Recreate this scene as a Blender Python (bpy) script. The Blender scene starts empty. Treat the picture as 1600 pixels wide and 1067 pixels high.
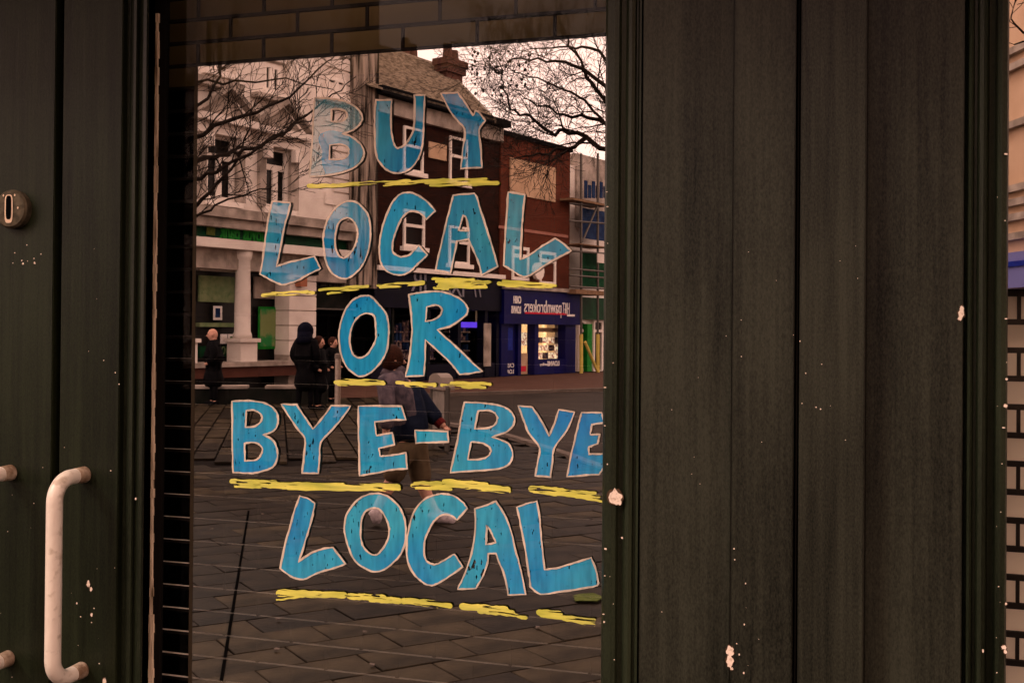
import bpy, bmesh, math, random
from mathutils import Vector, Matrix
random.seed(7)
R = math.radians
scene = bpy.context.scene
# ------------------------------------------------------------------ camera
F_PX = 1650.0; PPY = 505.0
CAM = Vector((0, -1.275, 1.65))
YAW = math.atan(F_PX / 5430.0); PITCH = R(0.37); ROLL = 0.0085
_f0 = Vector((-math.sin(YAW), math.cos(YAW), 0)); _r0 = Vector((math.cos(YAW), math.sin(YAW), 0)); _z = Vector((0, 0, 1))
FWD = (_f0 * math.cos(PITCH) + _z * math.sin(PITCH)).normalized()
_u = (_z * math.cos(PITCH) - _f0 * math.sin(PITCH)).normalized()
RIGHT = (_r0 * math.cos(ROLL) + _u * math.sin(ROLL)).normalized()
UP = RIGHT.cross(FWD).normalized()
cd = bpy.data.cameras.new('camera'); cam = bpy.data.objects.new('camera', cd)
scene.collection.objects.link(cam)
cd.sensor_width = 36.0; cd.lens = F_PX / 1600 * 36.0
cd.shift_y = -(533.5 - PPY) / 1600.0
cd.clip_start = 0.05; cd.clip_end = 600
m = Matrix((RIGHT, UP, -FWD)).transposed().to_4x4(); m.translation = CAM
cam.matrix_world = m
scene.camera = cam
# ------------------------------------------------------------------ world, sun, exposure
SUN_EL, SUN_AZ = R(42), R(205)
w = bpy.data.worlds.new('World'); scene.world = w; w.use_nodes = True
nt = w.node_tree; nt.nodes.clear()
wo = nt.nodes.new('ShaderNodeOutputWorld'); bg = nt.nodes.new('ShaderNodeBackground')
sky = nt.nodes.new('ShaderNodeTexSky'); sky.sky_type = 'NISHITA'; sky.sun_disc = False
sky.sun_elevation = SUN_EL; sky.sun_rotation = SUN_AZ; sky.dust_density = 3
tc = nt.nodes.new('ShaderNodeTexCoord'); nz = nt.nodes.new('ShaderNodeTexNoise'); nz.inputs['Scale'].default_value = 2.2; nz.inputs['Detail'].default_value = 5
rp = nt.nodes.new('ShaderNodeValToRGB')
rp.color_ramp.elements[0].position = .3; rp.color_ramp.elements[0].color = (12.8, 8.1, 6.7, 1)
rp.color_ramp.elements[1].position = .7; rp.color_ramp.elements[1].color = (15.6, 10.0, 8.1, 1)
mx = nt.nodes.new('ShaderNodeMixRGB'); mx.inputs[0].default_value = .94
nt.links.new(tc.outputs['Generated'], nz.inputs['Vector']); nt.links.new(nz.outputs['Fac'], rp.inputs[0])
nt.links.new(sky.outputs[0], mx.inputs[1]); nt.links.new(rp.outputs[0], mx.inputs[2])
nt.links.new(mx.outputs[0], bg.inputs[0]); bg.inputs[1].default_value = .12
nt.links.new(bg.outputs[0], wo.inputs[0])
sl = bpy.data.lights.new('sun', 'SUN'); sl.energy = 0.9; sl.angle = R(14); sl.color = (1, .84, .72)
so = bpy.data.objects.new('sun', sl); scene.collection.objects.link(so)
so.rotation_euler = Vector((0.62, 0.62, -0.72)).to_track_quat('-Z', 'Y').to_euler()
vs = scene.view_settings; vs.view_transform = 'Standard'; vs.look = 'None'; vs.exposure = 0.75; vs.gamma = 1; vs.use_curve_mapping = False
scene.cycles.max_bounces = 8; scene.cycles.transparent_max_bounces = 24
scene.cycles.caustics_reflective = False
# ------------------------------------------------------------------ pixel rays (photo pixels -> places)
def ray(px, py):
    return (FWD + RIGHT * ((px - 800) / F_PX) + UP * ((PPY - py) / F_PX))
def P(px, py, y=0.0):                 # point on the facade plane at y
    d = ray(px, py); k = (y - CAM.y) / d.y
    return CAM + d * k
def X(px, y=0.0): return P(px, 533, y).x
MC = Vector((CAM.x, -CAM.y, CAM.z))
def mray(px, py):                      # the same ray after the window has mirrored it
    d = ray(px, py); return Vector((d.x, -d.y, d.z))
def S(px, py, depth): return MC + mray(px, py) * depth
def G(px, py, z=0.0):
    d = mray(px, py); return MC + d * ((z - MC.z) / d.z)
# ------------------------------------------------------------------ materials
def link(nt, a, b): nt.links.new(a, b)
def mat(name, c1, c2=None, scale=8, stretch=(1, 1, 1), rough=.7, metal=0, bump=0, bscale=60, emit=0, detail=6, spec=.06, lo=.35, hi=.65):
    m = bpy.data.materials.new(name); m.use_nodes = True; t = m.node_tree; b = t.nodes['Principled BSDF']
    b.inputs['Roughness'].default_value = rough; b.inputs['Metallic'].default_value = metal
    b.inputs['Specular IOR Level'].default_value = spec
    b.inputs['Base Color'].default_value = (*c1, 1)
    tc = t.nodes.new('ShaderNodeTexCoord'); mp = t.nodes.new('ShaderNodeMapping'); mp.inputs['Scale'].default_value = stretch
    link(t, tc.outputs['Object'], mp.inputs[0])
    if c2:
        n = t.nodes.new('ShaderNodeTexNoise'); n.inputs['Scale'].default_value = scale; n.inputs['Detail'].default_value = detail
        r = t.nodes.new('ShaderNodeValToRGB'); r.color_ramp.elements[0].position = lo; r.color_ramp.elements[1].position = hi
        r.color_ramp.elements[0].color = (*c1, 1); r.color_ramp.elements[1].color = (*c2, 1)
        link(t, mp.outputs[0], n.inputs['Vector']); link(t, n.outputs['Fac'], r.inputs[0]); link(t, r.outputs[0], b.inputs['Base Color'])
        if emit: link(t, r.outputs[0], b.inputs['Emission Color'])
    if emit:
        if not c2: b.inputs['Emission Color'].default_value = (*c1, 1)
        b.inputs['Emission Strength'].default_value = emit
    if bump:
        n2 = t.nodes.new('ShaderNodeTexNoise'); n2.inputs['Scale'].default_value = bscale; n2.inputs['Detail'].default_value = 6
        bu = t.nodes.new('ShaderNodeBump'); bu.inputs['Strength'].default_value = bump; bu.inputs['Distance'].default_value = .01
        link(t, mp.outputs[0], n2.inputs['Vector']); link(t, n2.outputs['Fac'], bu.inputs['Height']); link(t, bu.outputs[0], b.inputs['Normal'])
    return m
def painted_wood(name, base, dust, dustlo=.45, rough=.46):
    """dark gloss paint: vertical grain, dust streaks and fine speckle"""
    m = bpy.data.materials.new(name); m.use_nodes = True; t = m.node_tree; b = t.nodes['Principled BSDF']
    tc = t.nodes.new('ShaderNodeTexCoord')
    def noise(stretch, sc, det=6):
        mp = t.nodes.new('ShaderNodeMapping'); mp.inputs['Scale'].default_value = stretch; link(t, tc.outputs['Object'], mp.inputs[0])
        n = t.nodes.new('ShaderNodeTexNoise'); n.inputs['Scale'].default_value = sc; n.inputs['Detail'].default_value = det; link(t, mp.outputs[0], n.inputs['Vector']); return n.outputs['Fac']
    grain = noise((1, 1, .035), 260); dst = noise((1, 1, .30), 7); speck = noise((1, 1, .45), 640, 3); drips = noise((1, 1, .02), 70)
    def math_(op, a, bb):
        n = t.nodes.new('ShaderNodeMath'); n.operation = op
        for i, v in enumerate((a, bb)):
            if isinstance(v, (int, float)): n.inputs[i].default_value = v
            else: link(t, v, n.inputs[i])
        return n.outputs[0]
    s = math_('ADD', math_('MULTIPLY', dst, .62), math_('ADD', math_('MULTIPLY', grain, .22), math_('ADD', math_('MULTIPLY', speck, .45), math_('MULTIPLY', drips, .35))))
    r = t.nodes.new('ShaderNodeValToRGB'); r.color_ramp.elements[0].position = dustlo + .18; r.color_ramp.elements[1].position = dustlo + .53
    r.color_ramp.elements[0].color = (*base, 1); r.color_ramp.elements[1].color = (*dust, 1)
    link(t, s, r.inputs[0]); link(t, r.outputs[0], b.inputs['Base Color'])
    b.inputs['Roughness'].default_value = rough; b.inputs['Specular IOR Level'].default_value = .17
    bu = t.nodes.new('ShaderNodeBump'); bu.inputs['Strength'].default_value = .30; bu.inputs['Distance'].default_value = .0015
    h = math_('ADD', math_('MULTIPLY', grain, .7), math_('MULTIPLY', speck, .5)); link(t, h, bu.inputs['Height']); link(t, bu.outputs[0], b.inputs['Normal'])
    return m
def reflector(name, fac, glossy, trans, rough=0.0):
    m = bpy.data.materials.new(name); m.use_nodes = True; t = m.node_tree; t.nodes.clear()
    o = t.nodes.new('ShaderNodeOutputMaterial'); mixn = t.nodes.new('ShaderNodeMixShader'); g = t.nodes.new('ShaderNodeBsdfGlossy'); tr = t.nodes.new('ShaderNodeBsdfTransparent')
    g.inputs['Color'].default_value = (*glossy, 1); g.inputs['Roughness'].default_value = rough; tr.inputs['Color'].default_value = (*trans, 1)
    mixn.inputs[0].default_value = fac; link(t, tr.outputs[0], mixn.inputs[1]); link(t, g.outputs[0], mixn.inputs[2]); link(t, mixn.outputs[0], o.inputs[0])
    return m
def paint(name, cols, gloss, scale=14, fleck=True, opacity=1.0, flk=.66, st=(1, 1, .28), rot=.3, fs=300):
    """glass paint: coloured film with the pane's own gloss, brush mottling and missed flecks"""
    m = bpy.data.materials.new(name); m.use_nodes = True; t = m.node_tree; t.nodes.clear()
    o = t.nodes.new('ShaderNodeOutputMaterial'); d = t.nodes.new('ShaderNodeBsdfDiffuse'); g = t.nodes.new('ShaderNodeBsdfGlossy'); g.inputs['Roughness'].default_value = 0.0
    g.inputs['Color'].default_value = (*gloss, 1); ad = t.nodes.new('ShaderNodeAddShader')
    tc = t.nodes.new('ShaderNodeTexCoord'); n = t.nodes.new('ShaderNodeTexNoise'); n.inputs['Scale'].default_value = scale; n.inputs['Detail'].default_value = 4
    r = t.nodes.new('ShaderNodeValToRGB'); r.color_ramp.elements[0].position = .3; r.color_ramp.elements[1].position = .7
    r.color_ramp.elements[0].color = (*cols[0], 1); r.color_ramp.elements[1].color = (*cols[1], 1)
    link(t, tc.outputs['Object'], n.inputs['Vector']); link(t, n.outputs['Fac'], r.inputs[0]); link(t, r.outputs[0], d.inputs['Color'])
    mp9 = t.nodes.new('ShaderNodeMapping'); mp9.inputs['Scale'].default_value = (1, 1, .16) if rot else (.12, 1, 1); mp9.inputs['Rotation'].default_value = (0, rot * .8, 0)
    n9 = t.nodes.new('ShaderNodeTexNoise'); n9.inputs['Scale'].default_value = 150; n9.inputs['Detail'].default_value = 3
    r9 = t.nodes.new('ShaderNodeValToRGB'); r9.color_ramp.elements[0].position = .32; r9.color_ramp.elements[1].position = .62; r9.color_ramp.elements[0].color = (.68, .74, .78, 1); r9.color_ramp.elements[1].color = (1.06, 1.06, 1.06, 1)
    m9 = t.nodes.new('ShaderNodeMixRGB'); m9.blend_type = 'MULTIPLY'; m9.inputs[0].default_value = 1
    link(t, tc.outputs['Object'], mp9.inputs[0]); link(t, mp9.outputs[0], n9.inputs['Vector']); link(t, n9.outputs['Fac'], r9.inputs[0]); link(t, r.outputs[0], m9.inputs[1]); link(t, r9.outputs[0], m9.inputs[2]); link(t, m9.outputs[0], d.inputs['Color'])
    link(t, d.outputs[0], ad.inputs[0]); link(t, g.outputs[0], ad.inputs[1])
    out = ad.outputs[0]
    if fleck:
        mp = t.nodes.new('ShaderNodeMapping'); mp.inputs['Scale'].default_value = st; mp.inputs['Rotation'].default_value = (0, rot, 0)
        link(t, tc.outputs['Object'], mp.inputs[0])
        n1 = t.nodes.new('ShaderNodeTexNoise'); n1.inputs['Scale'].default_value = fs; n1.inputs['Detail'].default_value = 2
        n2 = t.nodes.new('ShaderNodeTexNoise'); n2.inputs['Scale'].default_value = 16
        link(t, mp.outputs[0], n1.inputs['Vector']); link(t, tc.outputs['Object'], n2.inputs['Vector'])
        a = t.nodes.new('ShaderNodeMath'); a.operation = 'MULTIPLY_ADD'; a.inputs[1].default_value = .35; link(t, n2.outputs['Fac'], a.inputs[0]); link(t, n1.outputs['Fac'], a.inputs[2])
        c = t.nodes.new('ShaderNodeMath'); c.operation = 'GREATER_THAN'; c.inputs[1].default_value = flk + .21; link(t, a.outputs[0], c.inputs[0])
        tr = t.nodes.new('ShaderNodeBsdfTransparent'); mxs = t.nodes.new('ShaderNodeMixShader')
        cc = t.nodes.new('ShaderNodeMath'); cc.operation = 'MAXIMUM'; cc.inputs[1].default_value = 1 - opacity; link(t, c.outputs[0], cc.inputs[0])
        link(t, cc.outputs[0], mxs.inputs[0]); link(t, out, mxs.inputs[1]); link(t, tr.outputs[0], mxs.inputs[2]); out = mxs.outputs[0]
    link(t, out, o.inputs[0]); return m
def brickmat(name, c1, c2, mortar, scale=1.0, bw=.225, rh=.075, ms=.012, rough=.85):
    m = bpy.data.materials.new(name); m.use_nodes = True; t = m.node_tree; b = t.nodes['Principled BSDF']; b.inputs['Roughness'].default_value = rough; b.inputs['Specular IOR Level'].default_value = .06
    tc = t.nodes.new('ShaderNodeTexCoord'); sp = t.nodes.new('ShaderNodeSeparateXYZ'); cb = t.nodes.new('ShaderNodeCombineXYZ')
    link(t, tc.outputs['Object'], sp.inputs[0]); ad = t.nodes.new('ShaderNodeMath'); ad.operation = 'MULTIPLY_ADD'; ad.inputs[1].default_value = 1.3
    link(t, sp.outputs[0], ad.inputs[0]); link(t, sp.outputs[1], ad.inputs[2]); link(t, ad.outputs[0], cb.inputs[0]); link(t, sp.outputs[2], cb.inputs[1])
    br = t.nodes.new('ShaderNodeTexBrick'); br.inputs['Color1'].default_value = (*c1, 1); br.inputs['Color2'].default_value = (*c2, 1); br.inputs['Mortar'].default_value = (*mortar, 1)
    br.inputs['Scale'].default_value = scale; br.inputs['Brick Width'].default_value = bw; br.inputs['Row Height'].default_value = rh; br.inputs['Mortar Size'].default_value = ms
    link(t, cb.outputs[0], br.inputs['Vector'])
    n = t.nodes.new('ShaderNodeTexNoise'); n.inputs['Scale'].default_value = .7; n.inputs['Detail'].default_value = 8; link(t, tc.outputs['Object'], n.inputs['Vector'])
    mu = t.nodes.new('ShaderNodeMixRGB'); mu.blend_type = 'MULTIPLY'; mu.inputs[0].default_value = .7; link(t, br.outputs[0], mu.inputs[1]); 
    rr = t.nodes.new('ShaderNodeValToRGB'); rr.color_ramp.elements[0].position = .3; rr.color_ramp.elements[1].position = .7; rr.color_ramp.elements[0].color = (.45, .45, .45, 1); rr.color_ramp.elements[1].color = (1.1, 1.1, 1.1, 1)
    link(t, n.outputs['Fac'], rr.inputs[0]); link(t, rr.outputs[0], mu.inputs[2]); link(t, mu.outputs[0], b.inputs['Base Color'])
    return m
M = {}
M['wood_l'] = painted_wood('door_paint', (.0010, .0018, .0004), (.0165, .0225, .0095))
M['wood_r'] = painted_wood('pilaster_paint', (.0010, .0014, .0006), (.036, .0385, .0265))
M['wood_m'] = painted_wood('moulding_paint', (.0008, .0013, .0004), (.024, .031, .0165), rough=.38)
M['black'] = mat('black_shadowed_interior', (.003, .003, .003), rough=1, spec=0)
M['rebate'] = mat('blackened_rebate', (.006, .005, .004), rough=.8)
M['worn'] = mat('worn_pale_edge', (.80, .66, .48), (.20, .14, .08), scale=90, stretch=(1, 1, .12), rough=.6, bump=.4, bscale=200, lo=.5, hi=.66)
M['handle'] = mat('cream_handle_enamel', (.50, .42, .33), (.76, .68, .58), scale=55, rough=.34, spec=.5, bump=.12, bscale=90, lo=.30, hi=.42)
M['rust'] = mat('worn_handle_foot', (.50, .40, .30), (.20, .13, .08), scale=70, rough=.6, bump=.3)
M['lock'] = mat('painted_lock_plate', (.05, .042, .028), (.11, .09, .06), scale=90, rough=.42, metal=.3, bump=.15, bscale=120)
M['brass'] = mat('worn_bright_metal', (.75, .58, .42), rough=.3, metal=.8)
M['chip'] = mat('bare_primer', (.84, .70, .58), (.50, .38, .28), scale=260, rough=.8, lo=.5, hi=.72)
M['undercoat'] = mat('brown_undercoat', (.05, .030, .018), (.10, .06, .035), scale=300, rough=.8)
M['glass'] = reflector('plate_glass', .012, (1, 1, 1), (.95, .95, .95))
M['film'] = reflector('added_mirror_film', .68, (.95, .95, .94), (1, 1, 1))  # added layer: brightens the mirrored street and sets where it ends
M['film_r'] = reflector('added_mirror_film_side', .72, (.95, .92, .88), (.8, .8, .8))  # the same added mirror layer for the side pane
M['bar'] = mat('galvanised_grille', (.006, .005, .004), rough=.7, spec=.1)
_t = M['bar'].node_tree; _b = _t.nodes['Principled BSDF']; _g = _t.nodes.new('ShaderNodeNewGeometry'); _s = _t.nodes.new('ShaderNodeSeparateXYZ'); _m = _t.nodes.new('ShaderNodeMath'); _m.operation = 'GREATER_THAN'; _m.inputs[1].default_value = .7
_x = _t.nodes.new('ShaderNodeMixRGB'); _x.inputs[1].default_value = (.006, .005, .004, 1); _x.inputs[2].default_value = (.80, .72, .62, 1)   # sky light on the upper faces is painted in as a pale colour
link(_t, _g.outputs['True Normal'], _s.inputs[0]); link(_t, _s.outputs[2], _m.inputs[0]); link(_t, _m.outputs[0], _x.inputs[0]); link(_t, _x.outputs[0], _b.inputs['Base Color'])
M['bar_dark'] = mat('dark_grille', (.012, .010, .008), rough=.6)
M['brown'] = mat('brown_board', (.10, .080, .032), (.15, .115, .05), scale=3, rough=.8)
M['cream'] = mat('cream_blind', (.78, .70, .54), (.84, .77, .62), scale=3, rough=.8)
M['blue'] = paint('blue_glass_paint', ((.004, .20, .52), (.035, .38, .52)), (.24, .23, .22), scale=6)
M['blue_mid'] = paint('semi_transparent_blue_paint', ((.006, .20, .46), (.04, .34, .46)), (.36, .34, .32), scale=7, opacity=.86)
M['blue_thin'] = paint('thin_blue_glass_paint', ((.06, .24, .30), (.13, .26, .28)), (.50, .47, .45), opacity=.80)
M['pink'] = paint('pale_outline_paint', ((.56, .46, .36), (.74, .62, .50)), (.10, .09, .09), scale=40, fleck=False)
M['yellow'] = paint('yellow_glass_paint', ((.62, .62, .09), (.80, .74, .16)), (.16, .14, .12), scale=16, flk=.585, st=(.09, 1, 1), rot=0, fs=330)
# street
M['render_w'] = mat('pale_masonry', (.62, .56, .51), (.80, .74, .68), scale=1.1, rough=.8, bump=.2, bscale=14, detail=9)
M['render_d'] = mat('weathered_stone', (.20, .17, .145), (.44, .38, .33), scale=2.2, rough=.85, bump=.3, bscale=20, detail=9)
M['ivy'] = mat('streaked_bark_stone', (.018, .014, .011), (.34, .28, .23), scale=2.4, stretch=(3.2, 3.2, .28), rough=.9, bump=.6, bscale=10, detail=10, lo=.38, hi=.62)
M['frame_w'] = mat('white_window_frames', (.78, .72, .66), (.82, .76, .70), scale=5, rough=.6)
M['pane'] = mat('dark_window_pane', (.004, .004, .004), (.012, .011, .010), scale=1.0, rough=.3, spec=.15)
M['brick_d'] = brickmat('dark_red_brick', (.036, .010, .005), (.016, .005, .003), (.02, .01, .008))
M['brick_r'] = brickmat('red_brick', (.13, .028, .012), (.09, .02, .009), (.09, .04, .028))
M['chim'] = brickmat('chimney_brick', (.12, .05, .035), (.085, .034, .024), (.1, .06, .05))
M['slate'] = mat('slate_roof', (.10, .08, .06), (.34, .28, .21), scale=5, stretch=(1, 1, 3), rough=.8, bump=.3, bscale=25)
M['beige'] = mat('blank_beige_board', (.42, .28, .18), (.54, .38, .25), scale=1.2, rough=.8, detail=8)
M['pink_r'] = mat('faded_render_band', (.30, .13, .10), (.36, .17, .13), scale=2, rough=.8)
M['navy'] = mat('navy_fascia', (.003, .003, .06), (.004, .004, .08), scale=2, rough=.45)
M['navy_d'] = mat('dark_navy_fascia', (.002, .002, .008), (.003, .003, .014), scale=2, rough=.5)
M['blueposter'] = mat('blue_poster', (.004, .012, .20), (.012, .03, .28), scale=9, rough=.4)
M['green'] = mat('green_sign', (.004, .030, .012), (.004, .05, .018), scale=4, rough=.5)
M['greenb'] = mat('bright_green', (.005, .16, .015), (.02, .22, .03), scale=6, rough=.5)
M['greenp'] = mat('pale_green_blind', (.13, .20, .09), (.22, .27, .14), scale=7, rough=.7)
M['leafy'] = mat('green_net', (.003, .035, .014), (.010, .07, .03), scale=5, rough=.8)
M['bluenet'] = mat('blue_sheeting', (.005, .016, .06), (.016, .04, .11), scale=4, rough=.7)
M['white'] = mat('white_lettering', (.82, .78, .76), rough=.5)
M['grey_t'] = mat('grey_lettering', (.20, .20, .24), rough=.5)
M['redline'] = mat('red_lettering_line', (.55, .02, .05), rough=.5)
M['warm'] = mat('lit_display_backing', (.95, .62, .30), (.55, .28, .10), scale=3.2, emit=1.5, rough=.8)
M['warm2'] = mat('lit_goods', (.9, .75, .5), (.35, .12, .08), scale=12, emit=.7, rough=.8, lo=.42, hi=.58)
M['goods'] = mat('shop_goods', (.25, .18, .16), (.04, .03, .06), scale=6, rough=.6, lo=.45, hi=.55)
M['yel_p'] = mat('yellow_painted_pole', (.62, .50, .12), (.5, .40, .10), scale=4, rough=.5)
M['pole'] = mat('scaffold_pole', (.10, .09, .08), rough=.4, metal=.5)
M['plank'] = mat('scaffold_plank', (.24, .15, .09), (.16, .10, .06), scale=6, rough=.8)
M['bark'] = mat('dark_wet_bark', (.010, .007, .005), (.022, .016, .012), scale=14, rough=.8, bump=.4, bscale=30)
M['steel'] = mat('brushed_steel', (.50, .42, .36), (.38, .32, .27), scale=20, rough=.35, metal=.7)
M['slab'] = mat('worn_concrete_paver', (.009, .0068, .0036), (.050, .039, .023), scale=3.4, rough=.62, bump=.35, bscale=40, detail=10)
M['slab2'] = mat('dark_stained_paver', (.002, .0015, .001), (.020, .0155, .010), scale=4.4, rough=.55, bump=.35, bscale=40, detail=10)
M['joint'] = mat('dark_sanded_joint', (.004, .003, .0025), (.007, .005, .004), scale=5, rough=.9)
M['road'] = mat('worn_road', (.016, .0125, .010), (.038, .030, .024), scale=.9, rough=.7, bump=.2, bscale=60, detail=12)
M['redpave'] = mat('reddish_far_pavement', (.07, .036, .026), (.095, .05, .036), scale=1.5, rough=.8)
M['kerb'] = mat('pale_kerb_stone', (.12, .10, .085), (.18, .15, .13), scale=3, rough=.8)
M['darkwall'] = mat('dark_planter_stone', (.006, .008, .006), (.014, .014, .012), scale=3, rough=.7)
M['redwall'] = mat('dark_red_plinth', (.055, .020, .014), (.085, .034, .024), scale=2, rough=.6)
M['skin'] = mat('skin', (.55, .30, .22), (.60, .34, .25), scale=20, rough=.5)
M['hair'] = mat('brown_hair', (.05, .017, .010), (.022, .009, .006), scale=60, rough=.7)
M['coat'] = mat('black_coat', (.002, .002, .003), (.005, .005, .006), scale=12, rough=.85, bump=.4, bscale=20)
M['hood_n'] = mat('navy_hood', (.002, .0025, .008), (.004, .005, .013), scale=12, rough=.85)
M['hoodie'] = mat('grey_hoodie', (.15, .12, .14), (.05, .045, .06), scale=14, rough=.85, bump=.5, bscale=18)
M['navyj'] = mat('navy_jacket', (.005, .009, .022), (.014, .02, .04), scale=10, rough=.8, bump=.5, bscale=18)
M['khaki'] = mat('khaki_shorts', (.13, .095, .055), (.085, .06, .036), scale=12, rough=.85, bump=.5, bscale=18)
M['shoe'] = mat('pale_trainers', (.60, .52, .54), (.40, .34, .36), scale=30, rough=.6)
M['red'] = mat('red_cuff', (.10, .012, .012), rough=.8)
M['leaf'] = mat('dead_leaf', (.10, .13, .03), (.05, .07, .015), scale=30, rough=.8)
# ------------------------------------------------------------------ mesh helpers
COL = scene.collection
def tag(o, label=None, cat=None, group=None, kind=None):
    if label: o['label'] = label
    if cat: o['category'] = cat
    if group: o['group'] = group
    if kind: o['kind'] = kind
    return o
def empty(name, loc, label=None, cat=None, group=None, kind=None):
    o = bpy.data.objects.new(name, None); COL.objects.link(o); o.location = loc; o.empty_display_size = .1
    return tag(o, label, cat, group, kind)
class MB:
    def __init__(s): s.v = []; s.f = []
    def quad(s, a, b, c, d):
        i = len(s.v); s.v += [Vector(a), Vector(b), Vector(c), Vector(d)]; s.f.append((i, i + 1, i + 2, i + 3)); return s
    def poly(s, pts):
        i = len(s.v); s.v += [Vector(p) for p in pts]; s.f.append(tuple(range(i, i + len(pts)))); return s
    def hexa(s, p):                      # 8 corners: bottom 4, top 4
        i = len(s.v); s.v += [Vector(q) for q in p]
        for f in ((0, 3, 2, 1), (4, 5, 6, 7), (0, 1, 5, 4), (1, 2, 6, 5), (2, 3, 7, 6), (3, 0, 4, 7)): s.f.append(tuple(i + k for k in f))
        return s
    def box(s, x0, x1, y0, y1, z0, z1):
        return s.hexa([(x0, y0, z0), (x1, y0, z0), (x1, y1, z0), (x0, y1, z0), (x0, y0, z1), (x1, y0, z1), (x1, y1, z1), (x0, y1, z1)])
    def tube(s, pts, rads, n=8, cap=True):
        pts = [Vector(p) for p in pts]; rings = []
        prev = None
        for k, p in enumerate(pts):
            d = (pts[min(k + 1, len(pts) - 1)] - pts[max(k - 1, 0)])
            if d.length < 1e-9: d = Vector((0, 0, 1))
            d.normalize()
            if prev is None:
                a = d.cross(Vector((0, 0, 1)));
                if a.length < .1: a = d.cross(Vector((1, 0, 0)))
            else: a = prev - d * prev.dot(d)
            a.normalize(); prev = a; b = d.cross(a)
            r = rads[k] if isinstance(rads, (list, tuple)) else rads
            i = len(s.v)
            for j in range(n):
                t = 2 * math.pi * j / n; s.v.append(p + (a * math.cos(t) + b * math.sin(t)) * r)
            rings.append(i)
        for q in range(len(rings) - 1):
            for j in range(n): s.f.append((rings[q] + j, rings[q] + (j + 1) % n, rings[q + 1] + (j + 1) % n, rings[q + 1] + j))
        if cap:
            s.f.append(tuple(rings[0] + j for j in reversed(range(n)))); s.f.append(tuple(rings[-1] + j for j in range(n)))
        return s
    def build(s, name, material, parent=None, smooth=False, bevel=0, recalc=True):
        me = bpy.data.meshes.new(name); o = bpy.data.objects.new(name, me); COL.objects.link(o)
        org = parent_origin(parent)
        bm = bmesh.new(); vs_ = [bm.verts.new(v - org) for v in s.v]
        for f in s.f:
            try: bm.faces.new([vs_[k] for k in f])
            except ValueError: pass
        if recalc: bmesh.ops.recalc_face_normals(bm, faces=bm.faces)
        if bevel:
            bmesh.ops.bevel(bm, geom=list(bm.edges), offset=bevel, segments=2, affect='EDGES', clamp_overlap=True)
        bm.to_mesh(me); bm.free(); me.materials.append(material)
        if smooth: me.polygons.foreach_set('use_smooth', [True] * len(me.polygons))
        if parent: o.parent = parent
        return o
def parent_origin(p):
    o = Vector((0, 0, 0))
    while p: o = o + p.location; p = p.parent
    return o
def root_at_base(mb):
    xs = [v.x for v in mb.v]; ys = [v.y for v in mb.v]; return Vector(((min(xs) + max(xs)) / 2, (min(ys) + max(ys)) / 2, min(v.z for v in mb.v)))
# ================================================================== FACADE
Z0, Z1 = 0.0, 2.55
def profile(pts, z0=Z0, z1=Z1):          # pts: (px, y) from left to right, extruded in z
    mb = MB(); q = [(X(px, y), y) for px, y in pts]
    for (xa, ya), (xb, yb) in zip(q, q[1:]): mb.quad((xa, ya, z0), (xb, yb, z0), (xb, yb, z1), (xa, ya, z1))
    return mb
def plank(px0, px1, y, depth, mat_, name, parent, z0=Z0, z1=Z1, bevel=.0012, **k):
    mb = MB().box(X(px0, y), X(px1, y), y, y + depth, z0, z1); return mb.build(name, mat_, parent, bevel=bevel)
def chips(parent, spots, y, name='paint_chips'):
    mb = MB(); rnd = random.Random(len(spots) * 7 + int(spots[0][0]))
    for k, (px, py, r, *e) in enumerate(spots):
        c = P(px, py, y - .0004 - k * .00001); el = e[0] if e else 1.0; rr = r / F_PX * 1.35; n = 15 if r > 2 else 6
        mb.poly([c + Vector((math.cos(2 * math.pi * j / n) * rr * rnd.uniform(.55, 1.1), 0, math.sin(2 * math.pi * j / n) * rr * el * rnd.uniform(.55, 1.1))) for j in range(n)])
    mu = MB()
    for k, (px, py, r, *e) in enumerate(spots):
        if r < 2: continue
        c = P(px, py, y - .0002 - k * .000005); el = e[0] if e else 1.0; rr = r / F_PX * 1.35
        mu.poly([c + Vector((math.cos(2 * math.pi * j / 17) * rr * rnd.uniform(.85, 1.2), 0, math.sin(2 * math.pi * j / 17) * rr * el * rnd.uniform(.85, 1.2))) for j in range(17)])
    if mu.v: tag(mu.build('exposed_undercoat', M['undercoat'], parent), kind='stuff')
    return tag(mb.build(name, M['chip'], parent), kind='stuff')
def scatter(px0, px1, py0, py1, n, seed, r=(.5, 1.0)):
    rd = random.Random(seed); return [(rd.uniform(px0, px1), rd.uniform(py0, py1), rd.uniform(*r)) for _ in range(n)]

# --- left door leaf
yD = -.045
door = empty('shop_door', (X(40, yD), 0, 0), 'dark olive painted plain door leaf at the left edge with a round keyhole plate', 'door')
plank(-260, 82, yD, .045, M['wood_l'], 'door_board', door)
lc = P(25, 328, yD); rr = .0275
mb = MB(); N = 40
ringo = [(rr, 0), (rr, -.009), (rr * .90, -.012), (.0, -.0125)]
for k in range(len(ringo) - 1):
    for j in range(N):
        a0, a1 = 2 * math.pi * j / N, 2 * math.pi * (j + 1) / N
        (r0, y0), (r1, y1) = ringo[k], ringo[k + 1]
        if r1 == 0: r1 = .0001
        mb.quad(lc + Vector((r0 * math.cos(a0), y0, r0 * math.sin(a0))), lc + Vector((r0 * math.cos(a1), y0, r0 * math.sin(a1))), lc + Vector((r1 * math.cos(a1), y1, r1 * math.sin(a1))), lc + Vector((r1 * math.cos(a0), y1, r1 * math.sin(a0))))
esc = mb.build('keyhole_plate', M['lock'], door, smooth=True)
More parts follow.
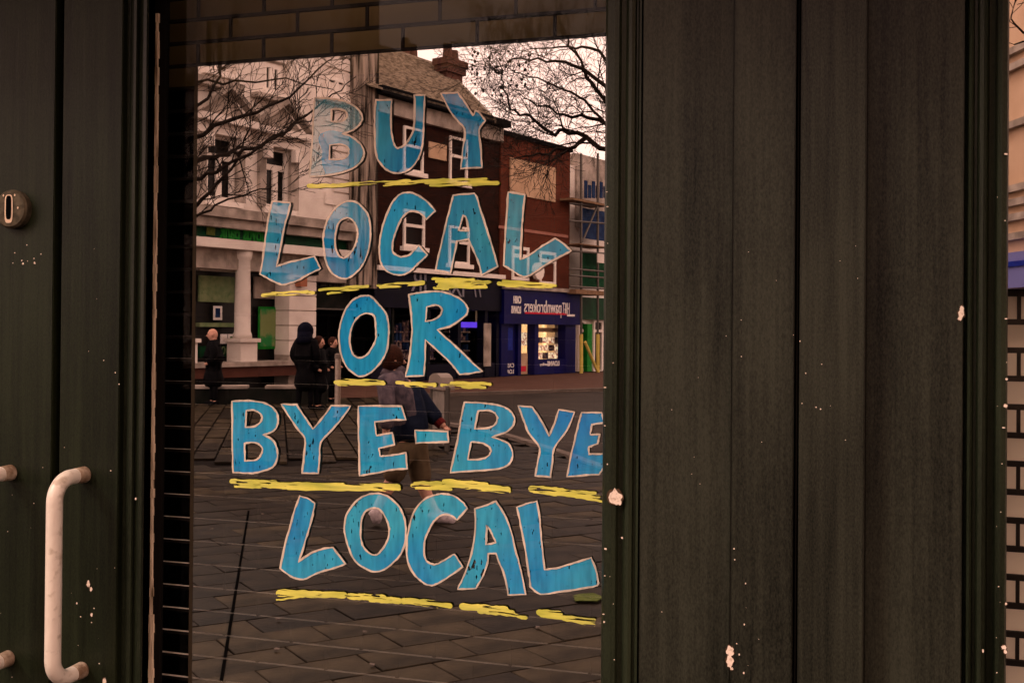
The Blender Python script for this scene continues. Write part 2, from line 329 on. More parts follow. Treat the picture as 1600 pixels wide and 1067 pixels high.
def slot(rx, rz, dy, dz=0, n=24):
    pts = []
    for j in range(n):
        a = 2 * math.pi * j / n; ca, sa = math.cos(a), math.sin(a)
        pts.append(lc + Vector((math.copysign(abs(ca) ** .5, ca) * rx - .001, dy, math.copysign(abs(sa) ** .5, sa) * rz + dz)))
    return pts
MB().poly(slot(.0070, .0200, -.0130)).build('keyhole_rim', M['brass'], esc)
MB().poly(slot(.0046, .0168, -.0134, .0018)).build('keyhole', M['black'], esc)
mb = MB()
for dx, dz in ((-.010, .019), (.0095, .019), (.015, .001)):
    c = lc + Vector((dx, -.0133, dz)); mb.poly([c + Vector((.0014 * math.cos(j), 0, .0018 * math.sin(j))) for j in range(6)])
tag(mb.build('worn_spots', M['brass'], esc), kind='stuff')
chips(door, [(23, 395, 1.2), (34, 407, 1.6), (36, 412, 2.2), (43, 408, 1.3), (53, 404, 1.5), (54, 411, 2.4), (64, 397, 1.5), (42, 383, 1.2), (20, 411, 1.2), (53, 786, 1.2)] + scatter(0, 80, 430, 1060, 6, 3), yD)
def d_handle(parent, px, pya, pyb, out=.058, r=.0105):
    a = P(px, pya, yD); b = P(px, pyb, yD); a.x = b.x = (a.x + b.x) / 2
    o = Vector((0, -out, 0)); pts = [a.copy()]
    R_ = .030
    def arc(c, v0, v1, n=9): return [c + v0 * math.cos(t * math.pi / 2 / n) + v1 * math.sin(t * math.pi / 2 / n) for t in range(n + 1)]
    pts += [a + o * .25] + arc(a + o + Vector((0, R_, -R_)), Vector((0, 0, R_)), Vector((0, -R_, 0)))
    nn = 6
    top = pts[-1]; bot = b + o + Vector((0, 0, R_))
    pts += [top.lerp(bot, k / nn) for k in range(1, nn)]
    pts += arc(b + o + Vector((0, R_, R_)), Vector((0, -R_, 0)), Vector((0, 0, -R_))) + [b + o * .25, b.copy()]
    h = MB().tube(pts, r, 20).build('pull_handle', M['handle'], parent, smooth=True)
    for c in (a, b):
        MB().tube([c, c + Vector((0, -.003, 0)), c + Vector((0, -.016, 0)), c + Vector((0, -.019, 0))], [r * 1.10, r * 1.08, r * 1.03, r * 1.01], 20).build('handle_foot', M['rust'], h, smooth=True)
    return h
d_handle(door, 15, 738, 1028)
# --- gap behind the leaves
gap = tag(MB().box(X(76, 0), X(100, 0), .0, .02, Z0, Z1).build('door_rebate', M['rebate']), kind='structure')

# --- the glazed leaf
yG = 0.0
gd = empty('glazed_door', (X(590), 0, 0), 'dark olive glazed door with a big pane hand painted BUY LOCAL OR BYE-BYE LOCAL', 'door')
plank(94, 187, yD, .045, M['wood_l'], 'stile', gd)
pf = [(187.3, yD + .001), (189, -.038), (191, -.0355), (199, -.0352), (201, -.041), (204, -.0445), (208, -.0450), (210.5, -.0425), (213, -.0390), (216, -.0405), (219, -.0448), (224, -.0462), (226.5, -.044), (227.5, -.028), (227.6, -.006)]
o = profile(pf).build('moulding', M['wood_m'], gd, smooth=False)
mb = MB()
xw = X(244, -.010)
rd = random.Random(4); zs = [Z0 + .0125 * k for k in range(int(2.10 / .0125))]
for za, zb in zip(zs, zs[1:]):
    wv = .0016 + .0018 * rd.random() + (.0022 if za < 1.25 else 0)
    mb.box(xw - .004 - wv * .4, xw - .004 + wv, -.0120, -.008, za, zb)
mb.box(xw - .009, xw + .010, -.008, -.002, Z0, Z1)
o = MB(); o.v = mb.v[-8:]; o.f = [tuple(k - (len(mb.v) - 8) for k in f) for f in mb.f[-6:]]; o.build('glazing_bead', M['rebate'], gd)
mb.v = mb.v[:-8]; mb.f = mb.f[:-6]
tag(mb.build('worn_bead_edge', M['worn'], gd), label='glazing bead edge with the paint worn off to pale wood')
# right hand stile moulding of the leaf, against the boards
pr = [(943, -.001), (943.2, -.034), (946, -.038), (957, -.041), (964, -.0405), (968, -.034), (975, -.033), (979, -.0395), (984, -.0415), (989, -.040), (991.5, -.035), (994, -.035), (996, -.0405), (999, -.041), (1000, -.020)]
profile(pr).build('moulding', M['wood_m'], gd)
d_handle(gd, 130, 741, 1046)
# top and bottom rails, out of frame
MB().box(X(228), X(943), -.04, -.004, 2.30, Z1).build('top_rail', M['wood_m'], gd, bevel=.003)
MB().box(X(228), X(943), -.04, -.004, 0, .35).build('bottom_rail', M['wood_m'], gd, bevel=.003)
chips(gd, [(173, 735, 1.3), (212, 779, 2.2), (138, 912, 4, 1.6), (142, 920, 3, 1.5), (143, 960, 2.6, 1.5), (147, 950, 1.4), (120, 942, 1.8), (126, 963, 1.4), (143, 972, 1.4), (163, 1065, 4, 2), (180, 582, 1.4), (162, 563, 1.2), (186, 600, 1.2), (155, 1036, 1.4)] + scatter(98, 184, 380, 1065, 9, 5, (.4, .9)), yD)
chips(gd, [(961, 776, 11, 1.1), (967, 784, 5), (945, 605, 2.2, .6), (945, 665, 2, .5), (949, 725, 1.2), (946, 857, 2.6, .7), (945, 899, 2, .4), (943, 959, 2.2, .4), (944, 971, 1.8), (972, 840, 1.8), (960, 1030, 1.2), (948, 300, 1.6, .4), (949, 323, 2.0, .5)] + scatter(945, 962, 380, 1065, 4, 6), -.0425)
# pane, and the film added over it for a strong mirror image
xL, xR = X(249), X(946)
zf = (P(300, 101).z + P(945, 61).z) / 2
gp = MB().quad((xL, yG, .35), (xR, yG, .35), (xR, yG, 2.30), (xL, yG, 2.30)).build('glass_pane', M['glass'], gd)
xf = X(304)
MB().quad((xf, .002, .35), (xR, .002, .35), (xR, .002, zf), (xf, .002, zf)).build('added_reflective_film', M['film'], gd)
MB().box(xf - .006, xf - .0005, .002, .004, .35, zf).build('film_edge', mat('film_edge', (.035, .026, .016), rough=.6), gd)
# ------------------------------------------------------------------ lettering
def tr(pts, ox, oy, s): return [(ox + x / s, oy + y / s) for x, y in pts]
Z = {1: (470, 130, 4.848), 2: (400, 290, 5.928), 3: (640, 290, 5.927), 4: (510, 440, 5.714), 5: (350, 610, 5.333), 6: (640, 610, 5.0), 7: (420, 760, 5.3346), 8: (680, 760, 4.641)}
LET = [
 ('B', 'BUY', 1, [(105,112),(190,115),(290,128),(370,155),(430,195),(465,250),(462,285),(430,330),(380,365),(315,385),(370,400),(430,440),(470,490),(480,535),(465,580),(420,630),(350,665),(270,690),(180,702),(65,708),(75,600),(88,400),(98,200)], [[(232,198),(290,198),(335,212),(352,235),(345,262),(320,285),(280,293),(232,293)], [(220,470),(290,465),(340,475),(365,505),(358,540),(330,568),(290,578),(215,578)]]),
 ('U', 'BUY', 1, [(568,130),(688,128),(683,200),(683,330),(700,440),(715,480),(735,495),(770,480),(810,440),(845,380),(860,300),(863,200),(860,92),(937,92),(935,200),(930,330),(925,440),(910,520),(880,590),(840,640),(790,672),(730,683),(670,668),(620,630),(580,570),(562,480),(558,350),(560,230)], []),
 ('Y', 'BUY', 1, [(1062,80),(1190,72),(1240,140),(1305,250),(1322,208),(1350,222),(1398,285),(1352,355),(1365,500),(1370,640),(1212,648),(1228,500),(1240,350),(1190,290),(1130,210)], []),
 ('L', 'the upper LOCAL', 2, [(148,145),(318,162),(300,250),(270,350),(240,500),(215,640),(190,750),(300,710),(420,685),(540,655),(598,768),(500,815),(380,880),(260,918),(210,910),(120,865),(38,820),(60,700),(85,500),(110,330),(135,200)], []),
 ('O', 'the upper LOCAL', 2, [(850,145),(930,155),(985,200),(1030,260),(1055,340),(1060,450),(1050,560),(1020,670),(970,760),(900,830),(840,862),(780,855),(720,825),(670,760),(640,670),(628,560),(622,490),(635,400),(660,320),(710,240),(770,180)], [[(835,300),(880,310),(920,360),(940,430),(935,500),(910,570),(870,630),(810,675),(770,650),(740,590),(730,520),(740,430),(770,340)]]),
 ('C', 'the upper LOCAL', 0, [(641,301),(626,303),(614,315),(604,335),(597,357),(593,381),(593,400),(597,415),(607,425),(624,430),(640,425),(650,415),(660,406),(668,398),(654,383),(640,398),(626,402),(615,395),(613,384),(618,363),(626,344),(636,333),(647,330),(659,335),(666,343),(680,330),(672,320),(659,309),(648,303)], []),
 ('A', 'the upper LOCAL', 3, [(405,90),(600,72),(625,110),(650,210),(700,360),(755,530),(815,750),(665,830),(640,720),(590,600),(545,500),(440,515),(410,650),(380,810),(240,780),(280,600),(330,380),(370,220)], [[(498,275),(525,300),(545,420),(455,415)]]),
 ('L', 'the end of the upper LOCAL', 3, [(912,60),(1070,85),(1050,250),(1040,400),(1025,685),(1130,630),(1230,560),(1350,490),(1420,535),(1495,605),(1400,655),(1250,740),(1150,810),(1070,845),(1020,830),(950,785),(870,740),(880,550),(895,330)], []),
 ('O', 'OR', 4, [(345,125),(400,135),(450,185),(500,240),(535,290),(555,380),(555,480),(545,590),(510,680),(450,760),(380,820),(310,845),(260,830),(190,770),(140,680),(115,560),(112,460),(130,360),(165,260),(220,180),(280,140)], [[(340,285),(405,292),(430,320),(440,430),(440,510),(400,600),(350,660),(290,680),(245,655),(215,590),(210,500),(225,410),(270,330)]]),
 ('R', 'OR', 4, [(735,118),(830,100),(950,88),(1060,98),(1160,135),(1230,185),(1265,240),(1250,290),(1190,345),(1100,400),(990,430),(1100,530),(1200,620),(1300,720),(1390,800),(1290,818),(1190,830),(1120,740),(1020,640),(885,520),(880,700),(870,840),(705,848),(735,720),(755,560),(765,430),(755,280),(745,180)], [[(895,228),(960,210),(1010,220),(1035,255),(1015,300),(970,335),(885,355)]]),
 ('B', 'the first BYE', 5, [(65,90),(200,85),(320,100),(390,130),(435,180),(450,240),(440,300),(400,345),(325,370),(390,400),(430,450),(445,520),(435,590),(400,640),(320,670),(240,688),(75,682),(70,500),(68,300)], [[(188,165),(250,165),(300,190),(318,225),(300,265),(250,300),(180,305)], [(172,440),(240,432),(290,445),(320,490),(310,530),(270,575),(175,585)]]),
 ('Y', 'the first BYE', 5, [(475,112),(605,118),(680,230),(740,322),(810,240),(895,125),(1055,128),(960,260),(860,370),(808,430),(795,560),(785,690),(650,685),(665,560),(672,400),(620,330),(550,230)], []),
 ('E', 'the first BYE', 5, [(1120,128),(1300,128),(1480,130),(1515,245),(1400,245),(1255,262),(1270,375),(1400,352),(1420,450),(1290,482),(1300,545),(1400,538),(1515,518),(1525,650),(1400,660),(1270,685),(1130,708),(1125,500),(1120,300)], []),
 ('hyphen', 'BYE-BYE', 6, [(42,310),(190,315),(298,320),(302,402),(180,405),(50,410)], []),
 ('B', 'the second BYE', 6, [(428,92),(540,95),(640,105),(740,130),(800,175),(820,225),(805,280),(750,325),(640,362),(760,405),(795,450),(805,510),(780,570),(720,605),(620,618),(480,630),(318,640),(345,520),(375,380),(400,230)], [[(535,160),(610,155),(665,175),(688,215),(670,260),(620,290),(510,298)], [(480,400),(560,408),(615,435),(638,470),(615,510),(560,535),(455,540)]]),
 ('Y', 'the second BYE', 6, [(848,120),(960,130),(1020,220),(1090,355),(1130,260),(1165,150),(1290,168),(1230,310),(1130,450),(1115,560),(1100,675),(980,665),(1000,560),(1015,450),(930,330),(890,230)], []),
 ('E', 'the second BYE', 6, [(1345,172),(1500,172),(1520,250),(1425,265),(1410,345),(1485,342),(1470,415),(1400,440),(1400,495),(1520,495),(1515,600),(1480,655),(1380,660),(1230,672),(1255,540),(1290,380),(1320,260)], []),
 ('L', 'the lower LOCAL', 7, [(258,78),(330,100),(385,140),(360,260),(320,400),(280,530),(248,625),(340,560),(440,520),(535,505),(638,645),(540,680),(400,720),(285,772),(180,745),(95,680),(130,500),(180,320),(220,180)], []),
 ('O', 'the lower LOCAL', 7, [(900,55),(970,70),(1040,120),(1100,190),(1135,290),(1142,410),(1120,520),(1070,600),(960,690),(880,708),(820,690),(720,620),(670,520),(635,400),(632,300),(660,210),(740,110),(820,68)], [[(885,178),(930,195),(970,250),(1000,330),(998,420),(960,500),(910,560),(870,568),(800,520),(770,450),(765,350),(780,250),(820,195)]]),
 ('C', 'the lower LOCAL', 0, [(693,771),(680,773),(664,779),(649,796),(641,816),(636,844),(636,872),(643,891),(656,906),(671,914),(684,911),(702,900),(723,885),(710,865),(695,874),(681,881),(669,878),(663,867),(664,844),(673,822),(680,812),(691,804),(704,805),(714,812),(730,794),(723,784),(708,774)], []),
 ('A', 'the lower LOCAL', 8, [(288,160),(380,130),(440,105),(490,180),(540,290),(580,450),(620,600),(655,780),(530,785),(500,640),(465,550),(440,485),(385,485),(380,550),(350,640),(295,738),(162,742),(210,640),(265,480),(290,300)], [[(375,280),(400,320),(440,405),(370,420)]]),
 ('L', 'the end of the lower LOCAL', 8, [(592,150),(660,125),(735,105),(755,200),(770,380),(795,600),(900,585),(1010,550),(1130,515),(1165,600),(1185,700),(1170,718),(1050,740),(900,762),(765,778),(690,725),(680,640),(660,500),(630,330)], []),
]
def smooth_loop(p, lim=48, n=4):
    L = len(p); p = [Vector((a[0], a[1])) for a in p]; out = []
    def tan(i):
        a = p[i] - p[i - 1]; b = p[(i + 1) % L] - p[i]
        if a.length < 1e-6 or b.length < 1e-6: return None
        if abs(a.angle(b)) > R(lim): return None
        return ((p[(i + 1) % L] - p[i - 1])).normalized()
    for i in range(L):
        j = (i + 1) % L; a, b = p[i], p[j]; d = (b - a); ln = d.length; ta, tb = tan(i), tan(j)
        ta = ta * ln if ta is not None else d * 1.0; tb = tb * ln if tb is not None else d * 1.0
        for k in range(n):
            t = k / n; t2 = t * t; t3 = t2 * t
            out.append(a * (2 * t3 - 3 * t2 + 1) + ta * (t3 - 2 * t2 + t) + b * (-2 * t3 + 3 * t2) + tb * (t3 - t2))
    return out
def flat_mesh(name, loops, yoff, material, parent):
    """fill loops (with holes) given in photo pixels on the pane"""
    cu = bpy.data.curves.new(name, 'CURVE'); cu.dimensions = '2D'; cu.fill_mode = 'FRONT' if False else 'BOTH'
    for lp in loops:
        sp = cu.splines.new('POLY'); sp.points.add(len(lp) - 1); sp.use_cyclic_u = True
        for q, v in zip(sp.points, lp):
            w = P(v[0], v[1], 0); q.co = (w.x, w.z, 0, 1)
    tmp = bpy.data.objects.new(name, cu); COL.objects.link(tmp)
    dg = bpy.context.evaluated_depsgraph_get(); me = bpy.data.meshes.new_from_object(tmp.evaluated_get(dg))
    bpy.data.objects.remove(tmp); bpy.data.curves.remove(cu)
    org = parent_origin(parent)
    for v in me.vertices: v.co = Vector((v.co.x, yoff, v.co.y)) - org
    me.materials.clear(); me.materials.append(material); me.name = name
    o = bpy.data.objects.new(name, me); COL.objects.link(o); o.parent = parent; return o
def ribbon(mb, lp, wpx, yoff, closed=True, jit=.18, rnd=random):
    L = len(lp); pts = [Vector((v[0], v[1])) for v in lp]; li, ri = [], []
    for i in range(L):
        a = pts[i - 1] if (closed or i) else pts[i]; b = pts[(i + 1) % L] if (closed or i < L - 1) else pts[i]
        d = (b - a).normalized() if (b - a).length > 1e-6 else Vector((1, 0)); n = Vector((-d.y, d.x))
        w_ = wpx / 2 * rnd.uniform(1 - jit, 1 + jit)
        q = pts[i]; s1 = q + n * w_; s2 = q - n * w_
        li.append(P(s1.x, s1.y, yoff)); ri.append(P(s2.x, s2.y, yoff))
    i0 = len(mb.v)
    for a, b in zip(li, ri): mb.v += [a, b]
    for i in range(L if closed else L - 1):
        j = (i + 1) % L; mb.f.append((i0 + 2 * i, i0 + 2 * i + 1, i0 + 2 * j + 1, i0 + 2 * j))
rl = random.Random(11)
for ch, word, z, outer, holes in LET:
    if z: outer = tr(outer, *Z[z]); holes = [tr(h, *Z[z]) for h in holes]
    loops = [smooth_loop(outer)] + [smooth_loop(h) for h in holes]
    lt = flat_mesh('painted_letter', loops, -.0008, M['blue_thin'] if (ch, word) == ('B', 'BUY') else M['blue_mid'] if ('BUY' in word or ('upper' in word and ch != 'C')) else M['blue'], gd)
    lt['label'] = ('blue painted hyphen between BYE and BYE' if ch == 'hyphen' else f'blue painted letter {ch} of {word}')
    mb = MB()
    for lp in loops:
        jl = [Vector(v) + Vector((rl.uniform(-.35, .35), rl.uniform(-.35, .35))) for v in lp]
        ribbon(mb, jl, 2.7, -.0012, rnd=rl, jit=.3)
    mb.build('letter_outline', M['pink'], lt)
    if (ch, word) == ('B', 'BUY'):
        core = tr([(150,385),(220,360),(300,370),(380,405),(440,450),(470,520),(455,580),(400,635),(300,672),(190,690),(160,600),(165,520),(135,430)], *Z[1])
        hh = smooth_loop(holes[1]); flat_mesh('thick_paint', [smooth_loop(core), hh], -.0010, M['blue_mid'], lt)
# yellow underlines: each is a run of overlapping marker strokes
UND = [
 ('under BUY', [(482,291,530,290,7),(520,290,582,286,7),(578,287,640,283,6),(600,289,694,281,6),(665,286,740,282,6),(672,290,772,288,4),(700,283,778,286,7),(690,281,760,280,4)]),
 ('under the L of the upper LOCAL', [(410,461,490,457,6),(425,459,480,456,6)]),
 ('under the O of the upper LOCAL', [(499,453,575,447,5),(512,459,560,451,4)]),
 ('under the C of the upper LOCAL', [(590,446,662,441,5),(594,449,662,443,5)]),
 ('under the A of the upper LOCAL', [(676,436,740,437,5),(682,440,764,441,6),(686,444,758,445,5),(678,450,700,452,4),(684,448,760,449,5),(720,439,766,441,4)]),
 ('under the last L of the upper LOCAL', [(779,443,850,448,7),(786,439,868,446,5),(790,447,862,449,4)]),
 ('under the O of OR', [(524,597,598,597,7),(528,600,600,599,6),(530,594,590,595,5)]),
 ('under the left of the R of OR', [(620,598,680,601,6),(634,602,680,603,5)]),
 ('under the right of the R of OR', [(690,602,755,602,6),(705,598,766,600,6),(712,605,758,605,5)]),
 ('under the first BYE', [(362,752,430,754,9),(368,759,460,761,7),(420,757,540,759,10),(450,763,550,764,6),(530,759,622,760,10),(546,764,624,764,6)]),
 ('under the hyphen', [(644,758,700,759,7),(650,762,705,764,5),(648,754,690,754,5)]),
 ('under the second B', [(694,752,760,757,9),(700,757,794,764,10),(740,763,796,768,6)]),
 ('under the last E', [(830,763,880,768,12),(834,768,936,776,6),(870,766,930,770,6),(860,772,925,777,5),(900,776,941,783,4)]),
 ('under the L of the lower LOCAL', [(436,926,500,928,13),(480,928,538,929,11),(432,937,470,932,3)]),
 ('under the O of the lower LOCAL', [(546,931,600,934,11),(580,936,624,938,11)]),
 ('under the C of the lower LOCAL', [(630,938,680,942,11),(660,942,703,946,10)]),
 ('under the A of the lower LOCAL', [(722,947,790,952,12),(750,953,800,957,12),(770,951,822,965,6),(790,957,822,966,5)]),
 ('under the last L of the lower LOCAL', [(842,956,875,959,11),(846,961,928,969,8),(880,966,928,976,6)]),
]
for lab, st in UND:
    mb = MB(); kk = 0
    for (x0, y0, x1, y1, th) in st:
        n = 14; pts = [(x0 + (x1 - x0) * i / n, y0 + (y1 - y0) * i / n + math.sin(i * .9 + x0) * .5) for i in range(n + 1)]
        yo = -.0013 - kk * .00004; kk += 1
        th *= .88
        ribbon(mb, pts, th, yo, closed=False, jit=.12, rnd=rl)
        for (cx, cy) in (pts[0], pts[-1]):
            yo2 = -.0013 - kk * .00004; kk += 1
            mb.poly([P(cx + math.cos(a * math.pi / 5) * th / 2 * .9, cy + math.sin(a * math.pi / 5) * th / 2 * .95, yo2) for a in range(10)])
    u = mb.build('underline', M['yellow'], gd, recalc=False); u['label'] = 'yellow painted underline stroke ' + lab

# --- board pilaster
yA = -.050
pil = empty('boarded_panel', (X(1255, yA), 0, 0), 'wide flat dark timber panel of four vertical boards between the glass panes', 'wall panel')
plank(1001.5, 1144.4, -.040, .034, M['wood_r'], 'board', pil)
plank(1144.6, 1241, -.0540, .04, M['wood_r'], 'board', pil)
plank(1249, 1352, -.0640, .05, M['wood_r'], 'board', pil, bevel=.0016)
plank(1352.5, 1505, -.0350, .025, M['wood_r'], 'board', pil)
MB().box(X(1238, -.03), X(1252, -.03), -.030, -.012, Z0, Z1).build('groove_backing', M['rebate'], pil)
MB().box(X(1244.3, -.05), X(1246.3, -.05), -.0500, -.030, Z0, Z1).build('tongue', M['rebate'], pil)
chips(pil, [(1141, 1016, 6, 1.3), (1140, 1032, 5.5, 1.7), (1143, 1044, 2.6), (1147, 857, 1.4), (1162, 1051, 1.6, 1.4), (1163, 975, 1.4), (1155, 1022, 1.5), (1151, 1005, 1.2), (1165, 911, 1.3), (1148, 874, 1.2), (1158, 500, .8)] + scatter(1148, 1240, 380, 1065, 8, 8, (.4, .9)), -.0546)
chips(pil, [(1250, 533, 1.2), (1259, 583, 1), (1253, 630, 1), (1275, 636, 1), (1282, 639, 1.2), (1284, 569, .9)] + scatter(1252, 1350, 380, 1060, 5, 9, (.4, .8)), -.0646)
chips(pil, [(1502, 490, 5, 1.3), (1503, 482, 3, 1.6), (1500, 498, 3)], -.0356)
chips(pil, scatter(1008, 1135, 500, 1060, 7, 10, (.4, .8)), -.0406)
# --- right window
rw = empty('right_window', (X(1600), 0, 0), 'glazed shopfront bay cut by the right edge, cream blind behind a dark grille', 'window')
p3 = [(1505.5, -.020), (1507.5, -.018), (1511, -.020), (1512, -.040), (1516, -.043), (1519, -.041), (1521, -.034), (1525, -.034), (1529, -.043), (1535, -.046), (1540, -.042), (1544, -.030), (1553, -.029), (1557, -.040), (1564, -.044), (1572, -.043), (1574.3, -.038), (1574.5, -.001)]
profile(p3).build('moulding', M['wood_m'], rw)
chips(rw, [(1572, 241, 2.6, .5), (1572, 498, 2.4, .4), (1571, 634, 2.8), (1568, 668, 2.2, .5), (1573, 592, 1.8), (1569, 1011, 4), (1571, 1018, 3), (1536, 1016, 1.4, 2), (1572, 943, 2), (1573, 566, 1)] + scatter(1556, 1572, 300, 1060, 10, 12), -.0450)
zc = P(1590, 452).z
MB().quad((X(1573), 0, .35), (X(2300), 0, .35), (X(2300), 0, 2.3), (X(1573), 0, 2.3)).build('glass_pane', M['glass'], rw)
MB().quad((X(1573), .002, zc), (X(2300), .002, zc), (X(2300), .002, 2.3), (X(1573), .002, 2.3)).build('added_reflective_film', M['film_r'], rw)
MB().box(X(1560), X(2300), .060, .064, .35, zc).build('blind', M['cream'], rw)
MB().box(X(1560), X(2300), -.040, -.004, 2.30, Z1).build('top_rail', M['wood_m'], rw)
# --- security grilles behind the panes
yB = .030
def grille(root, x0, x1, ztop, zbot, pitch, lpitch, xl0, material, bar_h=.0042, bar_d=.006, shorten=None):
    k = 0; z = ztop
    while z > zbot:
        xe = x1 if not shorten else shorten(z)
        MB().box(x0, xe, yB, yB + bar_d, z - bar_h / 2, z + bar_h / 2).build('bar', material, root)
        xx = xl0 + (lpitch / 2 if k % 2 else 0)
        while xx < x0 + .01: xx += lpitch
        while xx < xe - .004:
            MB().box(xx - .0019, xx + .0019, yB + .001, yB + bar_d - .001, z - pitch + bar_h / 2, z - bar_h / 2).build('link', material, root); xx += lpitch
        z -= pitch; k += 1
pz = [P(253, q, yB + .006).z for q in (807, 842.3, 877.1, 912.1, 947.6, 982.6, 1018, 1053.4)]
pitch = (pz[0] - pz[-1]) / 7
lp = P(414, 30, yB + .006).x - P(312, 30, yB + .006).x
g1 = empty('brick_bond_grille', (X(600), yB, 0), 'brick pattern metal security grille right behind the large lettered pane', 'grille')
zt = pz[0] + pitch * 31
while zt > 2.26: zt -= pitch
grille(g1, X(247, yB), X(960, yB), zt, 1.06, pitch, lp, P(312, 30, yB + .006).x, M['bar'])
g2 = empty('side_window_grille', (X(1640), yB, 0), 'dark brick pattern grille behind the narrow pane at the right edge', 'grille')
pitch2 = (P(1590, 459, yB).z - P(1590, 592, yB).z) / 3
grille(g2, X(1570, yB), X(1760, yB), P(1590, 459, yB + .006).z, 1.0, pitch2, lp, P(1593, 480, yB).x, M['bar_dark'], bar_h=.0065, bar_d=.006)
# plain brown board behind the grille, above the film
bb = tag(MB().box(X(262, .075), X(980, .075), .072, .080, zf - .012, 2.40).build('brown_backing', M['brown']), 'brown board behind the grille above the lettering', 'blind')
# dark room
room = MB(); xa, xb = X(80), X(2300)
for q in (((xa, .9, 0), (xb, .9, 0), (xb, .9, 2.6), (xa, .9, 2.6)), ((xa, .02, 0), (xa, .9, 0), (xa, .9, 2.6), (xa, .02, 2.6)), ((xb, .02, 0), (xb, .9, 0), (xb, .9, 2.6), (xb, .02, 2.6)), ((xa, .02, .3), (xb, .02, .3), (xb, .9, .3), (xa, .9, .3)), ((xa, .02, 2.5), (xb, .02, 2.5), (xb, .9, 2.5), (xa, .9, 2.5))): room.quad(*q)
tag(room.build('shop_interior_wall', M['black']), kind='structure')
MBf = MB().box(-3.2, 3.2, -.42, -.0465 - .02, 2.33, 3.3).box(-3.2, 3.2, -.0465 - .02, .3, Z1, 3.3); tag(MBf.build('shop_fascia', M['wood_m'], bevel=.01), 'deep dark painted fascia above the shopfront', 'fascia')
tag(MB().box(-8, -3.2, -.06, .5, 0, 7).box(3.2, 8, -.06, .5, 0, 7).box(-3.2, 3.2, -.06, .5, 3.3, 7).build('shop_wall', M['brick_r']), kind='structure')
# ================================================================== THE STREET THE WINDOW MIRRORS
class Wall:
    def __init__(s, pxa, da, pxb, db):
        a = S(pxa, 512, da); b = S(pxb, 512, db); a.z = b.z = 0
        s.o = a; s.t = (b - a).normalized(); s.n = Vector((-s.t.y, s.t.x, 0))
        if s.n.y < 0: s.n = -s.n
    def sz(s, px, py, n=0.0):
        d = mray(px, py); o = s.o + s.n * n; k = (o - MC).dot(s.n) / d.dot(s.n); q = MC + d * k
        return (q - s.o).dot(s.t), q.z
    def p(s, a, z, n=0.0): return s.o + s.t * a + s.n * n + Vector((0, 0, z))
    def at(s, px, py, n=0.0): a, z = s.sz(px, py, n); return s.p(a, z, n)
    def box(s, mb, a0, a1, z0, z1, n0, n1):
        return mb.hexa([s.p(a0, z0, n0), s.p(a1, z0, n0), s.p(a1, z0, n1), s.p(a0, z0, n1), s.p(a0, z1, n0), s.p(a1, z1, n0), s.p(a1, z1, n1), s.p(a0, z1, n1)])
    def pbox(s, mb, A, B, n0, n1):      # corners traced on the wall: A upper left, B lower right
        a0, z1 = s.sz(*A, n1); a1, z0 = s.sz(*B, n1); return s.box(mb, a0, a1, z0, z1, n0, n1)
W1 = Wall(313, 27.0, 888, 27.0 / (1 - .0006 * 575))
def part(mb, name, material, parent, **k): return mb.build(name, material, parent, **k)
def text(body, W, px, py, size, material, parent, n, name='lettering', shear=0, bold=0, ex=1.0, fit=None):
    """writing that reads correctly from the street, its first letter at the photo's right"""
    cu = bpy.data.curves.new(name, 'FONT'); cu.body = body; cu.size = size; cu.shear = shear; cu.offset = bold; cu.extrude = .01
    tmp = bpy.data.objects.new(name, cu); COL.objects.link(tmp)
    dg = bpy.context.evaluated_depsgraph_get(); me = bpy.data.meshes.new_from_object(tmp.evaluated_get(dg)); bpy.data.objects.remove(tmp); bpy.data.curves.remove(cu)
    a, z = W.sz(px, py, n); org = parent_origin(parent)
    if fit is not None: ex = (a - W.sz(fit, py, n)[0]) / max(v.co.x for v in me.vertices)
    for v in me.vertices: v.co = W.p(a - v.co.x * ex, z + v.co.y, n + v.co.z) - org
    me.materials.clear(); me.materials.append(material); o = bpy.data.objects.new(name, me); COL.objects.link(o); o.parent = parent; return o
def window(W, parent, A, B, frame=.09, mull=1, trans=.3, n=-.12, fm='frame_w', sill=True):
    """A, B traced corners; frame with transom and mullions, panes set back"""
    a0, z1 = W.sz(*A, n + .1); a1, z0 = W.sz(*B, n + .1); mb = MB(); t = frame
    W.box(mb, a0, a0 + t, z0, z1, n, n + .10); W.box(mb, a1 - t, a1, z0, z1, n, n + .10)
    W.box(mb, a0 + t, a1 - t, z1 - t, z1, n, n + .098); W.box(mb, a0 + t, a1 - t, z0, z0 + t, n, n + .098)
    zt_ = z1 - (z1 - z0) * trans
    if trans: W.box(mb, a0 + t, a1 - t, zt_ - t * .7, zt_ + t * .5, n, n + .096)
    for k in range(mull):
        c = a0 + (a1 - a0) * (k + 1) / (mull + 1); W.box(mb, c - t * .7, c + t * .7, z0 + t, (zt_ - t * .7) if trans else z1 - t, n, n + .094)
    f = part(mb, 'window', M[fm], parent)
    mb = MB(); W.box(mb, a0 + .01, a1 - .01, z0 + .01, z1 - .01, n + .01, n + .03); part(mb, 'pane', M['pane'], f)
    if sill:
        mb = MB(); W.box(mb, a0 - .12, a1 + .12, z0 - .14, z0 - .002, -.05, .16); part(mb, 'sill', M['frame_w'], f)
    return f
# ---- pale bank building
a_l = W1.sz(215, 500)[0]; a_r = W1.sz(541, 500)[0]; a_v = W1.sz(579, 500)[0]
bank = empty('bank_building', W1.p((a_l + a_r) / 2, 0), 'tall pale stone bank building with pedimented windows, green sign and ground floor columns', 'building')
